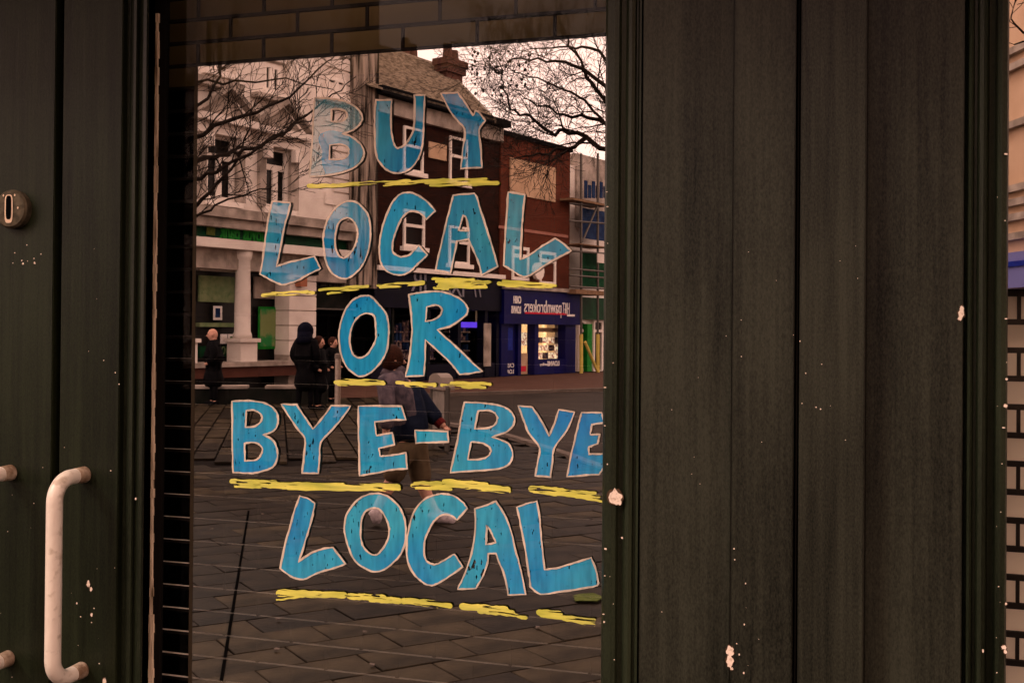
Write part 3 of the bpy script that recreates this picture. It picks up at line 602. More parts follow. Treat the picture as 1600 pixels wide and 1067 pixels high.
# wall is pieced round openings: upper wall, piers, lintel
wins = [((319, 206), (365, 318)), ((411, 226), (449, 330)), ((411, 96), (439, 150)), ((512, 115), (541, 150)), ((309, 40), (345, 118))]
mb = MB(); zc_ = W1.sz(400, 350)[1]
W1.box(mb, a_l, a_r, zc_, 17.5, -6, -.22)
part(mb, 'wall', M['render_w'], bank)
# outer skin strips around windows (so the openings have reveals)
cols = [(215, 317), (366, 410), (450, 500)]
mb = MB()
for k, (c0, c1) in enumerate(cols): W1.box(mb, W1.sz(c0, 500)[0], W1.sz(c1, 500)[0] if k < 2 else a_r, zc_, 17.5, -.219, 0)
def zr(px, py): return W1.sz(px, py)[1]
W1.box(mb, W1.sz(317, 5)[0], W1.sz(366, 5)[0], zc_, zr(319, 318), -.218, -.001)
W1.box(mb, W1.sz(317, 5)[0], W1.sz(366, 5)[0], zr(319, 206), zr(319, 118), -.218, -.001)
W1.box(mb, W1.sz(317, 5)[0], W1.sz(366, 5)[0], zr(319, 30), 17.5, -.218, -.001)
W1.box(mb, W1.sz(410, 5)[0], W1.sz(450, 5)[0], zc_, zr(411, 330), -.218, -.001)
W1.box(mb, W1.sz(410, 5)[0], W1.sz(450, 5)[0], zr(411, 226), zr(411, 150), -.218, -.001)
W1.box(mb, W1.sz(410, 5)[0], W1.sz(450, 5)[0], zr(411, 90), 17.5, -.218, -.001)
part(mb, 'wall_facing', M['render_w'], bank)
for k, (A, B) in enumerate(wins[:3]): window(W1, bank, A, B, frame=.13, mull=1, trans=.33 if k < 2 else .0, n=-.2)
window(W1, bank, (512, 118), (541, 156), frame=.10, mull=1, trans=0, n=-.0)
window(W1, bank, (317, 20), (355, 118), frame=.12, mull=1, trans=0, n=-.2)
# architraves, entablatures and pediments
for (A, B, pk) in (((309, 206), (378, 318), (346, 153)), ((402, 226), (462, 330), (436, 180))):
    mb = MB(); a0, z1 = W1.sz(*A); a1, z0 = W1.sz(*B)
    iw0 = W1.sz(A[0] + 9, 300)[0]; iw1 = W1.sz(B[0] - 12, 300)[0]
    W1.box(mb, a0, iw0, z0, z1, .001, .12); W1.box(mb, iw1, a1, z0, z1, .001, .12)
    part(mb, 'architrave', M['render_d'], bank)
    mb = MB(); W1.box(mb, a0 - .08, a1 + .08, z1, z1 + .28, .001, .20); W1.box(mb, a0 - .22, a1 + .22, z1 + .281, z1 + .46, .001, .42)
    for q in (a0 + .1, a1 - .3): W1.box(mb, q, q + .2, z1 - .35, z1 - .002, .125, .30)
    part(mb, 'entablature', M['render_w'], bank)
    zb = z1 + .461; am = (a0 + a1) / 2; pk_z = zb + .72
    mb = MB()
    L_, R_, T_ = (a0 - .26, zb), (a1 + .26, zb), (am, pk_z)
    mb.hexa([W1.p(L_[0] + .15, zb, .002), W1.p(R_[0] - .15, zb, .002), W1.p(R_[0] - .15, zb, .20), W1.p(L_[0] + .15, zb, .20), W1.p(am - .01, pk_z - .06, .002), W1.p(am + .01, pk_z - .06, .002), W1.p(am + .01, pk_z - .06, .20), W1.p(am - .01, pk_z - .06, .20)])
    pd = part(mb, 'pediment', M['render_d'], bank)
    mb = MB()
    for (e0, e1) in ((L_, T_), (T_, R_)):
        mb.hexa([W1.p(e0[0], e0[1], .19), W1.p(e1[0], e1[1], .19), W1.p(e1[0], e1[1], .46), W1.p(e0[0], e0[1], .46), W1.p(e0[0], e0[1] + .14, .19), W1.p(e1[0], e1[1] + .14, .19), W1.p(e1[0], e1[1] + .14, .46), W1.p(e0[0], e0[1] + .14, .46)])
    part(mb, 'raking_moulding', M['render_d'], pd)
# string courses, upper cornice, sill brackets
mb = MB()
W1.box(mb, a_l, a_r, zr(313, 341) + .05, zr(313, 341) + .30, .0012, .38); W1.box(mb, a_l, a_r, zr(313, 341) - .20, zr(313, 341) + .049, .0012, .25)
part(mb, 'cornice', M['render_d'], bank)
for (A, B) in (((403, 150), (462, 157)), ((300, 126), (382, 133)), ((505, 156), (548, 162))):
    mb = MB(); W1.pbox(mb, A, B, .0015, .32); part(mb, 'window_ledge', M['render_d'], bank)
# quoins at the right
for k in range(30):
    mb = MB(); z_ = zc_ + .4 + k * .40
    if z_ > 16.5: break
    w_ = .95 if k % 2 else .6; W1.box(mb, a_r - w_, a_r - .002, z_, z_ + .35, .002, .06); part(mb, 'quoin', M['render_w'], bank)
# sign frieze and ground floor
mb = MB(); W1.box(mb, a_l, a_r, zr(313, 372) + .02, zr(313, 341) - .201, -.6, -.02); part(mb, 'sign_frieze', M['green'], bank)
SG = mb
sgn = bank
for (x0, x1) in ((334, 420),):
    mb = MB(); W1.pbox(mb, (x0, 357), (x1, 379), -.019, .02); sg = part(mb, 'lit_sign_board', M['green'], bank)
text('Lloyds Bank', W1, 419, 379, .60, M['greenb'], bank, .03, 'sign_lettering', bold=.016, fit=342)
mb = MB(); W1.pbox(mb, (323, 352), (336, 368), .021, .04); part(mb, 'sign_emblem', M['leaf'], bank)
mb = MB(); z9 = zr(313, 372)
W1.box(mb, a_l, a_r, z9 - .22, z9 + .019, -.6, .22); part(mb, 'lintel_moulding', M['render_w'], bank)
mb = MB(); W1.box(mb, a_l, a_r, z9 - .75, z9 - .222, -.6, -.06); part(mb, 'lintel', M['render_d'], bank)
zbse = zr(380, 565)
# shop front backing and windows
mb = MB(); W1.box(mb, a_l, W1.sz(465, 500)[0], 0, z9 - .75, -.9, -.7); part(mb, 'shopfront_wall', M['pane'], bank)
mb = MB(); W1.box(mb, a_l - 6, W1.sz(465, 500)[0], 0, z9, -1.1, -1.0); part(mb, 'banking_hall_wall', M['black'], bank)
mb = MB(); W1.pbox(mb, (312, 430), (366, 473), -.69, -.62); part(mb, 'blind', M['greenp'], bank)
mb = MB(); W1.pbox(mb, (398, 432), (450, 468), -.69, -.62); part(mb, 'blind', M['render_d'], bank)
mb = MB(); W1.pbox(mb, (312, 417), (372, 426), -.69, -.50); part(mb, 'transom_bar', M['render_w'], bank)
mb = MB(); W1.pbox(mb, (312, 504), (372, 511), -.69, -.50); part(mb, 'window_rail', M['greenp'], bank)
mb = MB(); W1.pbox(mb, (398, 412), (452, 420), -.69, -.50); part(mb, 'transom_bar', M['render_d'], bank)
def poster(A, B, edge, fill, n=-.60):
    mb = MB(); W1.pbox(mb, A, B, n, n + .03); p_ = part(mb, 'poster', M[edge], bank)
    mb = MB(); W1.pbox(mb, (A[0] + 3, A[1] + 3.5), (B[0] - 3, B[1] - 4), n + .031, n + .045); part(mb, 'poster_print', M[fill], p_); return p_
M['posterfill'] = mat('printed_green_poster', (.03, .22, .06), (.20, .26, .10), scale=2.4, rough=.5, lo=.42, hi=.52)
poster((404, 479), (437, 545), 'greenb', 'posterfill')
poster((334, 478), (347, 500), 'white', 'bluenet'); poster((345, 522), (355, 537), 'white', 'render_w'); poster((357, 522), (367, 537), 'white', 'greenp')
mb = MB(); W1.pbox(mb, (312, 541), (372, 557), -.69, -.60); part(mb, 'stall_riser_sign', M['green'], bank)
text('100', W1, 366, 553, .30, M['greenp'], bank, -.58, 'sign_lettering')
def column(px, r=.36):
    a, _ = W1.sz(px, 450, .1); c = W1.p(a, 0, -.10)
    mb = MB(); mb.tube([c + Vector((0, 0, zbse + .62)), c + Vector((0, 0, zbse + .74)), c + Vector((0, 0, zbse + .80)), c + Vector((0, 0, (zbse + z9) / 2)), c + Vector((0, 0, z9 - .48)), c + Vector((0, 0, z9 - .44)), c + Vector((0, 0, z9 - .222))], [r * 1.2, r * 1.15, r, r * .98, r * .88, r * 1.05, r * 1.2], 24)
    co = part(mb, 'column', M['render_w'], bank, smooth=True)
    mb = MB(); W1.box(mb, a - r * 1.3, a + r * 1.3, zbse, zbse + .52, -.10 - r * 1.3, -.10 + r * 1.3); W1.box(mb, a - r * 1.6, a + r * 1.6, zbse + .521, zbse + .62, -.10 - r * 1.6, -.10 + r * 1.6)
    part(mb, 'column_plinth', M['render_w'], co)
column(387, .215); column(292, .215)
# rusticated pier beside the alley
aP0 = W1.sz(452, 500)[0]; aP1 = W1.sz(494, 500)[0]
zz = 0.9
while zz < z9 - .76:
    mb = MB(); h_ = min(.42, z9 - .76 - zz); W1.box(mb, aP0, aP1, zz, zz + h_ - .03, -.6, -.005); part(mb, 'pier_stone', M['render_w'], bank); zz += .42
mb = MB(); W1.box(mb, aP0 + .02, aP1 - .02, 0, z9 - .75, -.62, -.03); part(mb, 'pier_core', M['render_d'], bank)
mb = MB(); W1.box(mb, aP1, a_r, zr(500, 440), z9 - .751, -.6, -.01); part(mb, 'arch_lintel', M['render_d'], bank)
mb = MB(); W1.pbox(mb, (470, 433), (480, 448), -.004, .22); part(mb, 'alarm_box', mat('orange_alarm_box', (.34, .13, .07), rough=.6), bank)
mb = MB(); W1.pbox(mb, (491, 396), (498, 430), -.004, .16); part(mb, 'wall_lamp', M['coat'], bank)
# alley railings and darkness
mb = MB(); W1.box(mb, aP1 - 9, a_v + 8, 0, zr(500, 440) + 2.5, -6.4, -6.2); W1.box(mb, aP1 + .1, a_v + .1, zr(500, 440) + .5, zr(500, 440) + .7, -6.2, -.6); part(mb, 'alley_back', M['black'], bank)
ral = empty('alley_gate_screen', W1.p(W1.sz(530, 500)[0], 0), 'dark vertical bar screen over the alley beside the bank', 'railing')
mb = MB(); W1.pbox(mb, (494, 481), (556, 485), -.30, -.22); part(mb, 'rail', M['pole'], ral)
s0 = W1.sz(494, 470)[0]; s1 = W1.sz(556, 470)[0]; zt0, zt1 = zr(500, 484), zr(500, 446)
for k in range(22):
    a = s0 + (s1 - s0) * (k + .5) / 22; mb = MB(); W1.box(mb, a - .035, a + .035, zt0, zt1, -.28, -.24); part(mb, 'upright', M['darkwall'], ral)
# dark red plinth steps in front
mb = MB(); W1.box(mb, a_l, W1.sz(470, 500)[0], .35, zbse - .12, -.6, .25); part(mb, 'plinth', M['redwall'], bank)
mb = MB(); W1.box(mb, a_l, W1.sz(470, 500)[0], zbse - .119, zbse - .002, -.6, .32); part(mb, 'plinth_coping', M['render_d'], bank)
# ---- streaked corner pier between the buildings
mb = MB(); W1.box(mb, a_r + .002, a_v, zr(555, 450), 17.0, -5, .25)
tag(mb.build('weathered_corner_pier', M['ivy']), 'tall streaked grey corner pier between the pale bank and the dark brick shops', 'wall')
# ---- dark brick shops
a0, a1 = a_v + .003, W1.sz(779, 400)[0]
zE = zr(580, 135)
shop = empty('dark_brick_shops', W1.p((a0 + a1) / 2, 0), 'dark red brick building with a slate roof, white sash windows and a black shopfront', 'building')
mb = MB(); W1.box(mb, a0, a1, zr(700, 428), zE - .02, -7, 0); part(mb, 'wall', M['brick_d'], shop)
mb = MB(); W1.box(mb, a0, a1, zE - .75, zE - .25, .001, .18); part(mb, 'eaves_band', M['render_d'], shop)
mb = MB(); W1.box(mb, a0 - .1, a1, zE - .249, zE - .02, .001, .5); part(mb, 'gutter', M['coat'], shop)
e0, e1 = W1.at(573, 134, .5), W1.at(772, 203, .5); zq = e0.z; e1.z = zq
r1, r0 = W1.at(697, 110, -4.5), W1.at(560, 66, -4.5); r0.z = r1.z = max(r1.z, zq + 2)
# tile courses, each a real lapped strip
NR = 26; mb = MB()
nu = Vector((0, 0, 1))
for k in range(NR):
    f0, f1 = k / NR, (k + 1.12) / NR; L0, L1 = e0.lerp(r0, f0), e0.lerp(r0, f1); Q0, Q1 = e1.lerp(r1, f0), e1.lerp(r1, f1)
    mb.hexa([L0 + nu * .01, Q0 + nu * .01, Q0 + nu * .075, L0 + nu * .075, L1 - nu * .03, Q1 - nu * .03, Q1 + nu * .01, L1 + nu * .01])
tag(part(mb, 'roof_slates', M['slate'], shop), kind='stuff')
part(MB().tube([r0, r1], .16, 8).tube([r1, e1], .10, 6), 'roof', M['slate'], shop)
def chimney(px, pyt, pyb, wpx, n, potpy):
    A = W1.sz(px - wpx / 2, pyt, n); B = W1.sz(px + wpx / 2, pyb, n); mb = MB(); d = (B[0] - A[0])
    W1.box(mb, A[0], B[0], 5, A[1], n - d * .5, n); c = part(mb, 'chimney', M['chim'], shop)
    mb = MB(); W1.box(mb, A[0] - .10, B[0] + .10, A[1] - .42, A[1] - .15, n - d * .5 - .05, n + .1); W1.box(mb, A[0] - .16, B[0] + .16, A[1] - .149, A[1] + .10, n - d * .5 - .1, n + .16); part(mb, 'chimney_cap', M['chim'], c)
    for q in ((.35, potpy), (.75, potpy + 6)):
        cc = W1.p(A[0] + d * q[0], A[1] + .1, n - d / 4); zt2 = W1.sz(px, q[1], n)[1]
        part(MB().tube([cc, Vector((cc.x, cc.y, zt2))], [.2, .16], 12), 'chimney_pot', M['chim'], c)
chimney(710, 94, 190, 24, -3.2, 70); chimney(646, 92, 150, 30, -5.6, 60)
for A, B in (((632, 196), (662, 272)), ((704, 212), (731, 288)), ((632, 326), (664, 388)), ((703, 352), (734, 414))): window(W1, shop, A, B, frame=.08, mull=0, trans=.42, n=-.03, sill=True)
mb = MB(); W1.pbox(mb, (671, 221), (698, 252), .002, .05); part(mb, 'blank_panel', M['beige'], shop)
mb = MB(); W1.box(mb, a0, a1, zr(650, 427), zr(650, 420), .001, .32); part(mb, 'fascia_cornice', M['frame_w'], shop)
mb = MB(); W1.box(mb, a0, a1, zr(650, 482), zr(650, 427.2), -.5, .15); part(mb, 'fascia', M['navy_d'], shop)
for (body, px) in (('//', 752), ('I', 727), ('X', 722), ('A', 706), ('IR', 668)):
    text(body, W1, px, 464 if px > 700 else 456, .95, M['grey_t'], shop, .16, 'fascia_lettering')
mb = MB(); W1.box(mb, a0 - 3, a1 + .5, 0, zr(650, 428), -1.6, -1.4); W1.box(mb, a0 - 3, a1, zr(650, 482) + .3, zr(650, 482) + .35, -1.4, -.5); part(mb, 'shopfront_back', M['black'], shop)
mb = MB()
for px in (606, 668, 716, 758, 776): a, _ = W1.sz(px, 520); W1.box(mb, a - .08, a + .08, 0, zr(650, 482), -.3, .05)
W1.box(mb, a0, a1, 0, .5, -.29, .02); part(mb, 'shopfront_posts', M['navy_d'], shop)
for px in (600, 614): mb = MB(); a, _ = W1.sz(px, 520); W1.box(mb, a - .05, a + .05, .5, zr(650, 482), -.28, .0); part(mb, 'doorpost', M['darkwall'], shop)
rs = random.Random(3)
for (x0, x1) in ((622, 662), (672, 700), (722, 754)):
    s_, e_ = W1.sz(x0, 520)[0], W1.sz(x1, 520)[0]
    for py in (520, 535, 550, 563):
        zz = zr(x0, py); mb = MB(); W1.box(mb, s_, e_, zz, zz + .05, -.85, -.55); sh = part(mb, 'shelf', M['steel'] if x0 > 700 else M['goods'], shop)
        n_ = 7
        for k in range(n_):
            if rs.random() < .3: continue
            aa = s_ + (e_ - s_) * (k + .2) / n_; mb = MB(); W1.box(mb, aa, aa + (e_ - s_) / n_ * .6, zz + .051, zz + .05 + rs.uniform(.12, .4), -.8, -.6)
            part(mb, 'display_item', M['goods'] if rs.random() < .6 else M['bluenet'], sh)
mb = MB(); W1.pbox(mb, (757, 505), (767, 572), .06, .10); part(mb, 'door_leaf_edge', M['render_d'], shop)
mb = MB(); W1.pbox(mb, (722, 503), (754, 512), -.6, -.55); part(mb, 'neon_strip', mat('violet_lamp', (.12, .05, .8), emit=.8), shop)
# ---- red brick pawnbroker building
a0, a1 = W1.sz(779.5, 400)[0], W1.sz(888, 400)[0]
zT = zr(780, 210)
pw = empty('pawnbroker_building', W1.p((a0 + a1) / 2, 0), 'red brick building with a bricked up beige panel above the navy pawnbrokers sign', 'building')
mb = MB(); W1.box(mb, a0, a1, zr(800, 447), zT, -9, .05); part(mb, 'wall', M['brick_r'], pw)
mb = MB(); W1.box(mb, a0 - .05, a1 + .05, zT + .001, zT + .16, -9, .15); part(mb, 'parapet', M['coat'], pw)
mb = MB(); W1.pbox(mb, (798, 246), (868, 316), .051, .10); part(mb, 'blank_panel', M['beige'], pw)
mb = MB(); W1.pbox(mb, (779.6, 352), (888, 372), .051, .075); part(mb, 'render_band', M['pink_r'], pw)
for A, B in (((801, 384), (827, 439)), ((844, 392), (869, 446))): window(W1, pw, A, B, frame=.12, mull=0, trans=.27, n=.0, sill=False)
mb = MB(); c = W1.at(838, 424, .2); mb.tube([c, c + W1.n * .15], .32, 12); part(mb, 'wall_box', M['frame_w'], pw)
mb = MB(); W1.box(mb, a0, a1 + .6, zr(790, 506), zr(790, 452), -.8, .25); part(mb, 'fascia', M['navy'], pw)
mb = MB(); W1.box(mb, a0, a1 + .6, zr(790, 451.8), zr(790, 446), -.8, .35); part(mb, 'fascia_top', M['render_d'], pw)
text('H&T', W1, 890, 491.5, .66, M['white'], pw, .26, 'sign_lettering', fit=878.5)
text('pawnbrokers', W1, 877.5, 490, .70, M['white'], pw, .26, 'sign_lettering', fit=819)
text('CASH\nLOANS', W1, 814, 474, .36, M['white'], pw, .26, 'sign_lettering', bold=.010, fit=799)
mb = MB(); W1.pbox(mb, (810, 486.5), (877, 491.5), .251, .27)
sa, sz_ = W1.sz(811, 487); sb, sz2 = W1.sz(877, 491)
mb = MB(); W1.box(mb, sa, sb, sz2 - .03, sz2 + .04, .251, .27); part(mb, 'sign_underline', M['redline'], pw)
mb = MB(); W1.box(mb, sb + .01, W1.sz(889, 490)[0], sz2 - .08, sz2 - .0, .251, .27); part(mb, 'sign_underline', M['white'], pw)
zs_ = zr(790, 506)
mb = MB(); W1.box(mb, a0 + .1, a1 + .5, 0, zs_, -1.1, -1.0); part(mb, 'shop_back', M['warm'], pw)
mb = MB(); W1.box(mb, a0 - .02, a0 + .08, 0, zs_, -2.5, -.26); part(mb, 'party_wall', M['black'], pw)
mb = MB()
for (x0, x1) in ((779.6, 790), (806, 811), (832, 838), (880, 896)): W1.box(mb, W1.sz(x0, 540)[0], W1.sz(x1, 540)[0], 0, zs_, -.25, .10)
W1.box(mb, W1.sz(838, 540)[0], W1.sz(880, 540)[0], 0, zr(840, 562), -.59, .09); W1.box(mb, W1.sz(790, 540)[0], W1.sz(806, 540)[0], 0, zs_, -.59, .0)
part(mb, 'shopfront_frame', M['navy'], pw)
mb = MB(); W1.pbox(mb, (791, 512), (801, 547), .001, .03); part(mb, 'poster', M['blueposter'], pw)
mb = MB(); W1.pbox(mb, (840, 512), (879, 519), -.5, -.45); part(mb, 'display_header', M['beige'], pw)
for r_ in range(3):
    for k in range(4):
        x = 841 + k * 9.2; y = 527 + r_ * 12; mb = MB(); W1.pbox(mb, (x, y), (x + 6.5, y + 9), -.7, -.5); part(mb, 'display_item', M['warm2'] if (k + r_) % 3 else M['goods'], pw)
mb = MB(); W1.pbox(mb, (811, 552), (824, 584), -.12, -.06); part(mb, 'poster', M['beige'], pw)
mb = MB(); W1.pbox(mb, (814, 572), (822, 580), -.055, -.04); part(mb, 'poster_print', M['redline'], pw)
text('LOANS', W1, 874, 571, .26, M['white'], pw, .10, 'sign_lettering', bold=.006)
text('jewellery', W1, 857, 571, .16, M['white'], pw, .10, 'sign_lettering')
text('CASH\nLOANS', W1, 803, 574, .22, M['white'], pw, .01, 'sign_lettering')
mb = MB(); W1.pbox(mb, (812, 519), (829, 540), -.99, -.95); part(mb, 'lit_poster', M['warm2'], pw)
# ---- scaffolded building
a0, a1 = a1 + .01, W1.sz(1010, 400)[0]
sc_ = empty('pale_terrace_building', W1.p((a0 + a1) / 2, 0, -.6), 'pale building behind scaffolding to the right of the navy pawnbrokers sign', 'building')
mb = MB(); W1.box(mb, a0, a1, 0, zr(900, 253), -8, -.6); part(mb, 'wall', M['render_w'], sc_)
mb = MB(); W1.box(mb, W1.sz(918, 300)[0], a1, zr(920, 238) - 3, zr(920, 238), -9, -.5); part(mb, 'upper_block', M['render_d'], sc_)
mb = MB(); W1.pbox(mb, (906, 464), (960, 500), -.59, -.3); part(mb, 'green_fascia', M['green'], sc_)
mb = MB(); W1.pbox(mb, (918, 506), (925, 580), -.59, -.3); part(mb, 'green_post', M['greenb'], sc_)
for A, B in (((905, 500), (915, 580)), ((928, 500), (942, 582))): window(W1, sc_, A, B, frame=.1, mull=0, trans=.2, n=-.58, sill=False)
scf = empty('scaffolding', W1.p(W1.sz(925, 400)[0], 0, .4), 'scaffolding with blue and green sheeting and yellow sleeved standards at the street edge', 'scaffolding')
def seg(A, B, n, r, m_, name): mb = MB().tube([W1.at(*A, n), W1.at(*B, n)], r, 8); return part(mb, name, M[m_], scf)
for px in (908, 934): seg((px, 590 if False else 586), (px, 240), .5, .05, 'pole', 'standard')
for py in (318, 345, 392, 420, 430, 447): seg((890, py), (952, py + 5), .52, .04, 'pole', 'ledger')
seg((910, 378), (934, 320), .52, .04, 'pole', 'brace')
seg((908, 522), (908, 588), .58, .075, 'yel_p', 'padded_standard'); seg((934, 522), (934, 590), .58, .075, 'yel_p', 'padded_standard'); seg((914, 534), (935, 584), .62, .06, 'yel_p', 'padded_brace')
for A, B in (((895, 312), (952, 320)), ((906, 380), (952, 388)), ((900, 452), (952, 462))): mb = MB(); W1.pbox(mb, A, B, -.25, .65); part(mb, 'walkway', M['plank'], scf)
mb = MB(); W1.pbox(mb, (907, 324), (952, 378), .10, .13); part(mb, 'blue_sheeting', M['bluenet'], scf)
mb = MB(); W1.pbox(mb, (907, 392), (952, 450), .10, .13); part(mb, 'green_sheeting', M['leafy'], scf)
for k in range(6): mb = MB(); x = 914 + k * 6; W1.pbox(mb, (x, 282 + (k * 7) % 13), (x + 4, 310), .12, .16); part(mb, 'blue_sheeting', M['bluenet'], scf)
mb = MB(); W1.pbox(mb, (934, 396), (950, 412), .54, .58); part(mb, 'site_notice', M['render_w'], scf)
# ---- building seen in the side window
W2 = Wall(1500, 22, 1800, 16)
b2 = empty('cream_corner_building', W2.p(0, 0), 'cream building with a blue shop sign mirrored in the side window', 'building')
mb = MB(); W2.box(mb, -6, 14, 0, 14, -6, 0); part(mb, 'wall', mat('cream_masonry', (.52, .36, .24), (.62, .44, .31), scale=1.2, rough=.8), b2)
for py in (85, 110, 200, 300, 322, 345, 375):
    mb = MB(); zz = W2.sz(1590, py)[1]; W2.box(mb, -6, 14, zz, zz + .13, .001, .12); part(mb, 'string_course', M['render_d'], b2)
mb = MB(); z0, z1 = W2.sz(1590, 452)[1], W2.sz(1590, 398)[1]; W2.box(mb, -6, 14, z0, z1, .001, .4); part(mb, 'fascia', mat('violet_blue_fascia', (.16, .17, .42), rough=.5), b2)
mb = MB(); z0, z1 = W2.sz(1590, 420)[1], W2.sz(1590, 412)[1]; W2.box(mb, -6, 14, z0, z1, .401, .43); part(mb, 'fascia_stripe', M['blueposter'], b2)
# ================================================================== GROUND
def gpoly(pts, z): return MB().poly([Vector((q.x, q.y, z)) for q in pts])
tag(MB().quad((-150, -150, -.03), (150, -150, -.03), (150, 40, -.03), (-150, 40, -.03)).build('ground', M['joint']), kind='structure')
k0, k1 = G(640, 621), G(1400, 596); k2, k3 = G(1500, 700), G(960, 740)
k4 = G(820, 690); k5 = G(700, 662)
roadpts = [k0, k1, G(1700, 640), G(1700, 800), G(950, 735), G(890, 713), G(820, 690), G(755, 671), G(690, 662), G(640, 650)]
tag(gpoly(roadpts, .004).build('road', M['road']), kind='structure')
far = [G(590, 628), G(590, 560), G(1700, 560), k1, k0]
fp = gpoly([G(440, 622), k0, k1, W1.p(60, 0, .3), W1.p(-12, 0, .3)], .002); tag(fp.build('far_pavement', M['redpave']), kind='structure')
def strip(pts, w_, z0_, z1_, name, m_):
    mb = MB()
    for a, b in zip(pts, pts[1:]):
        d = (b - a); d.z = 0; n = Vector((-d.y, d.x, 0)).normalized() * w_ / 2
        c = lambda p, s, z: Vector((p.x + n.x * s, p.y + n.y * s, z))
        mb.hexa([c(a, -1, z0_), c(b, -1, z0_), c(b, 1, z0_), c(a, 1, z0_), c(a, -1, z1_), c(b, -1, z1_), c(b, 1, z1_), c(a, 1, z1_)])
    return tag(mb.build(name, m_), kind='structure')
strip([k0, k1], .16, -.02, .09, 'far_kerb', M['kerb'])
strip(roadpts[4:9][::-1], .13, -.02, .035, 'near_kerb', M['kerb'])
# the paving: near slabs one by one, the rest joined
pave = empty('pavement', (0, -4, 0), kind='structure')
ax0 = Vector((mray(800, 505).x, mray(800, 505).y, 0)).normalized(); axr = Vector((-ax0.y, ax0.x, 0))
if axr.x < 0: axr = -axr
ang = R(60); u1 = (ax0 * math.cos(ang) + axr * math.sin(ang)).normalized(); ang2 = R(-33); u2 = (ax0 * math.cos(ang2) + axr * math.sin(ang2)).normalized()
def poly_in(p, poly):
    c = False; n = len(poly)
    for i in range(n):
        a, b = poly[i], poly[(i + 1) % n]
        if (a.y > p.y) != (b.y > p.y) and p.x < (b.x - a.x) * (p.y - a.y) / (b.y - a.y) + a.x: c = not c
    return c
nearp = [G(60, 1250), G(1150, 1250), G(1150, 770), G(890, 716), G(700, 668), G(690, 728), G(60, 728)]
o0 = G(620, 1064); LS, WS = .52, .30
slabm = {}
def slab_mesh(var):
    bm = bmesh.new(); hw, hl = WS / 2 - .0035, LS / 2 - .0035
    c = []
    for z_ in (-.03, -.004, 0):
        ins = .004 if z_ == 0 else 0
        c.append([bm.verts.new(u1 * sx * (hl - ins) + u2 * sy * (hw - ins) + Vector((0, 0, z_))) for sx, sy in ((-1, -1), (1, -1), (1, 1), (-1, 1))])
    for a, b in zip(c, c[1:]):
        for j in range(4): bm.faces.new((a[j], a[(j + 1) % 4], b[(j + 1) % 4], b[j]))
    bm.faces.new(c[-1]); me = bpy.data.meshes.new('slab'); bmesh.ops.recalc_face_normals(bm, faces=bm.faces); bm.to_mesh(me); bm.free(); me.materials.append(M[var]); return me
SM = [slab_mesh('slab'), slab_mesh('slab2')]
cnt = 0; rest = MB(); rg = random.Random(5); cand = []
for i in range(-50, 50):
    for j in range(-60, 60):
        c = o0 + u1 * (i * LS + (j % 2) * LS / 2) + u2 * (j * WS); c.z = 0
        if poly_in(c, nearp): cand.append(((c - MC).length, c))
cand.sort(key=lambda q: q[0])
for dist, c in cand:
    t_ = Vector((rg.uniform(-.4, .4) * .006, 0, 0)); dz = .006 + rg.uniform(-.0035, .0035)
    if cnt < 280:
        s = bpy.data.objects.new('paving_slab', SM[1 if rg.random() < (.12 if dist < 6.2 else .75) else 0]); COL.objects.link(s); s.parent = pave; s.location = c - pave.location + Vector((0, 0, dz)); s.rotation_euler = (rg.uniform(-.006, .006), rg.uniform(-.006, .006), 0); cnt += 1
    else:
        hw, hl = WS / 2 - .006, LS / 2 - .006
        q = [c + u1 * sx * hl + u2 * sy * hw for sx, sy in ((-1, -1), (1, -1), (1, 1), (-1, 1))]
        rest.hexa([Vector((v.x, v.y, -.02)) for v in q] + [Vector((v.x, v.y, dz)) for v in q])
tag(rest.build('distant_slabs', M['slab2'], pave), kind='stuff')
# block paving band
blk = [G(100, 722), G(686, 722), G(690, 660), G(640, 648), G(640, 622), G(100, 622)]
ub = (G(560, 640) - G(640, 720)); ub.z = 0; ub.normalize(); ub2 = (G(560, 680) - G(400, 680)); ub2.z = 0; ub2.normalize()
mb = MB(); mb2 = MB(); ob = G(400, 680); ob.z = 0
BL, BW = .85, .30
for i in range(-90, 90):
    for j in range(-90, 90):
        c = ob + ub2 * (i * BW) + ub * (j * BL + (i % 2) * BL / 2)
        if poly_in(c, blk):
            q = [c + ub2 * sx * (BW / 2 - .014) + ub * sy * (BL / 2 - .035) for sx, sy in ((-1, -1), (1, -1), (1, 1), (-1, 1))]; dz = .006 + rg.uniform(-.005, .006)
            (mb if rg.random() < .65 else mb2).hexa([Vector((v.x, v.y, -.02)) for v in q] + [Vector((v.x, v.y, dz)) for v in q])
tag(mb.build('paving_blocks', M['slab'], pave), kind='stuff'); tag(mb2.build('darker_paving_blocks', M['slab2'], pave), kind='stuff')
# long dark drain joint on the left
da, db = G(345, 1066), G(388, 800); dd = (db - da); dd.z = 0; nn_ = Vector((-dd.y, dd.x, 0)).normalized() * .008
MB().hexa([Vector((p.x, p.y, z)) for z in (.002, .0125) for p in (da - nn_, db - nn_, db + nn_, da + nn_)]).build('drain_slot', M['black'], pave)
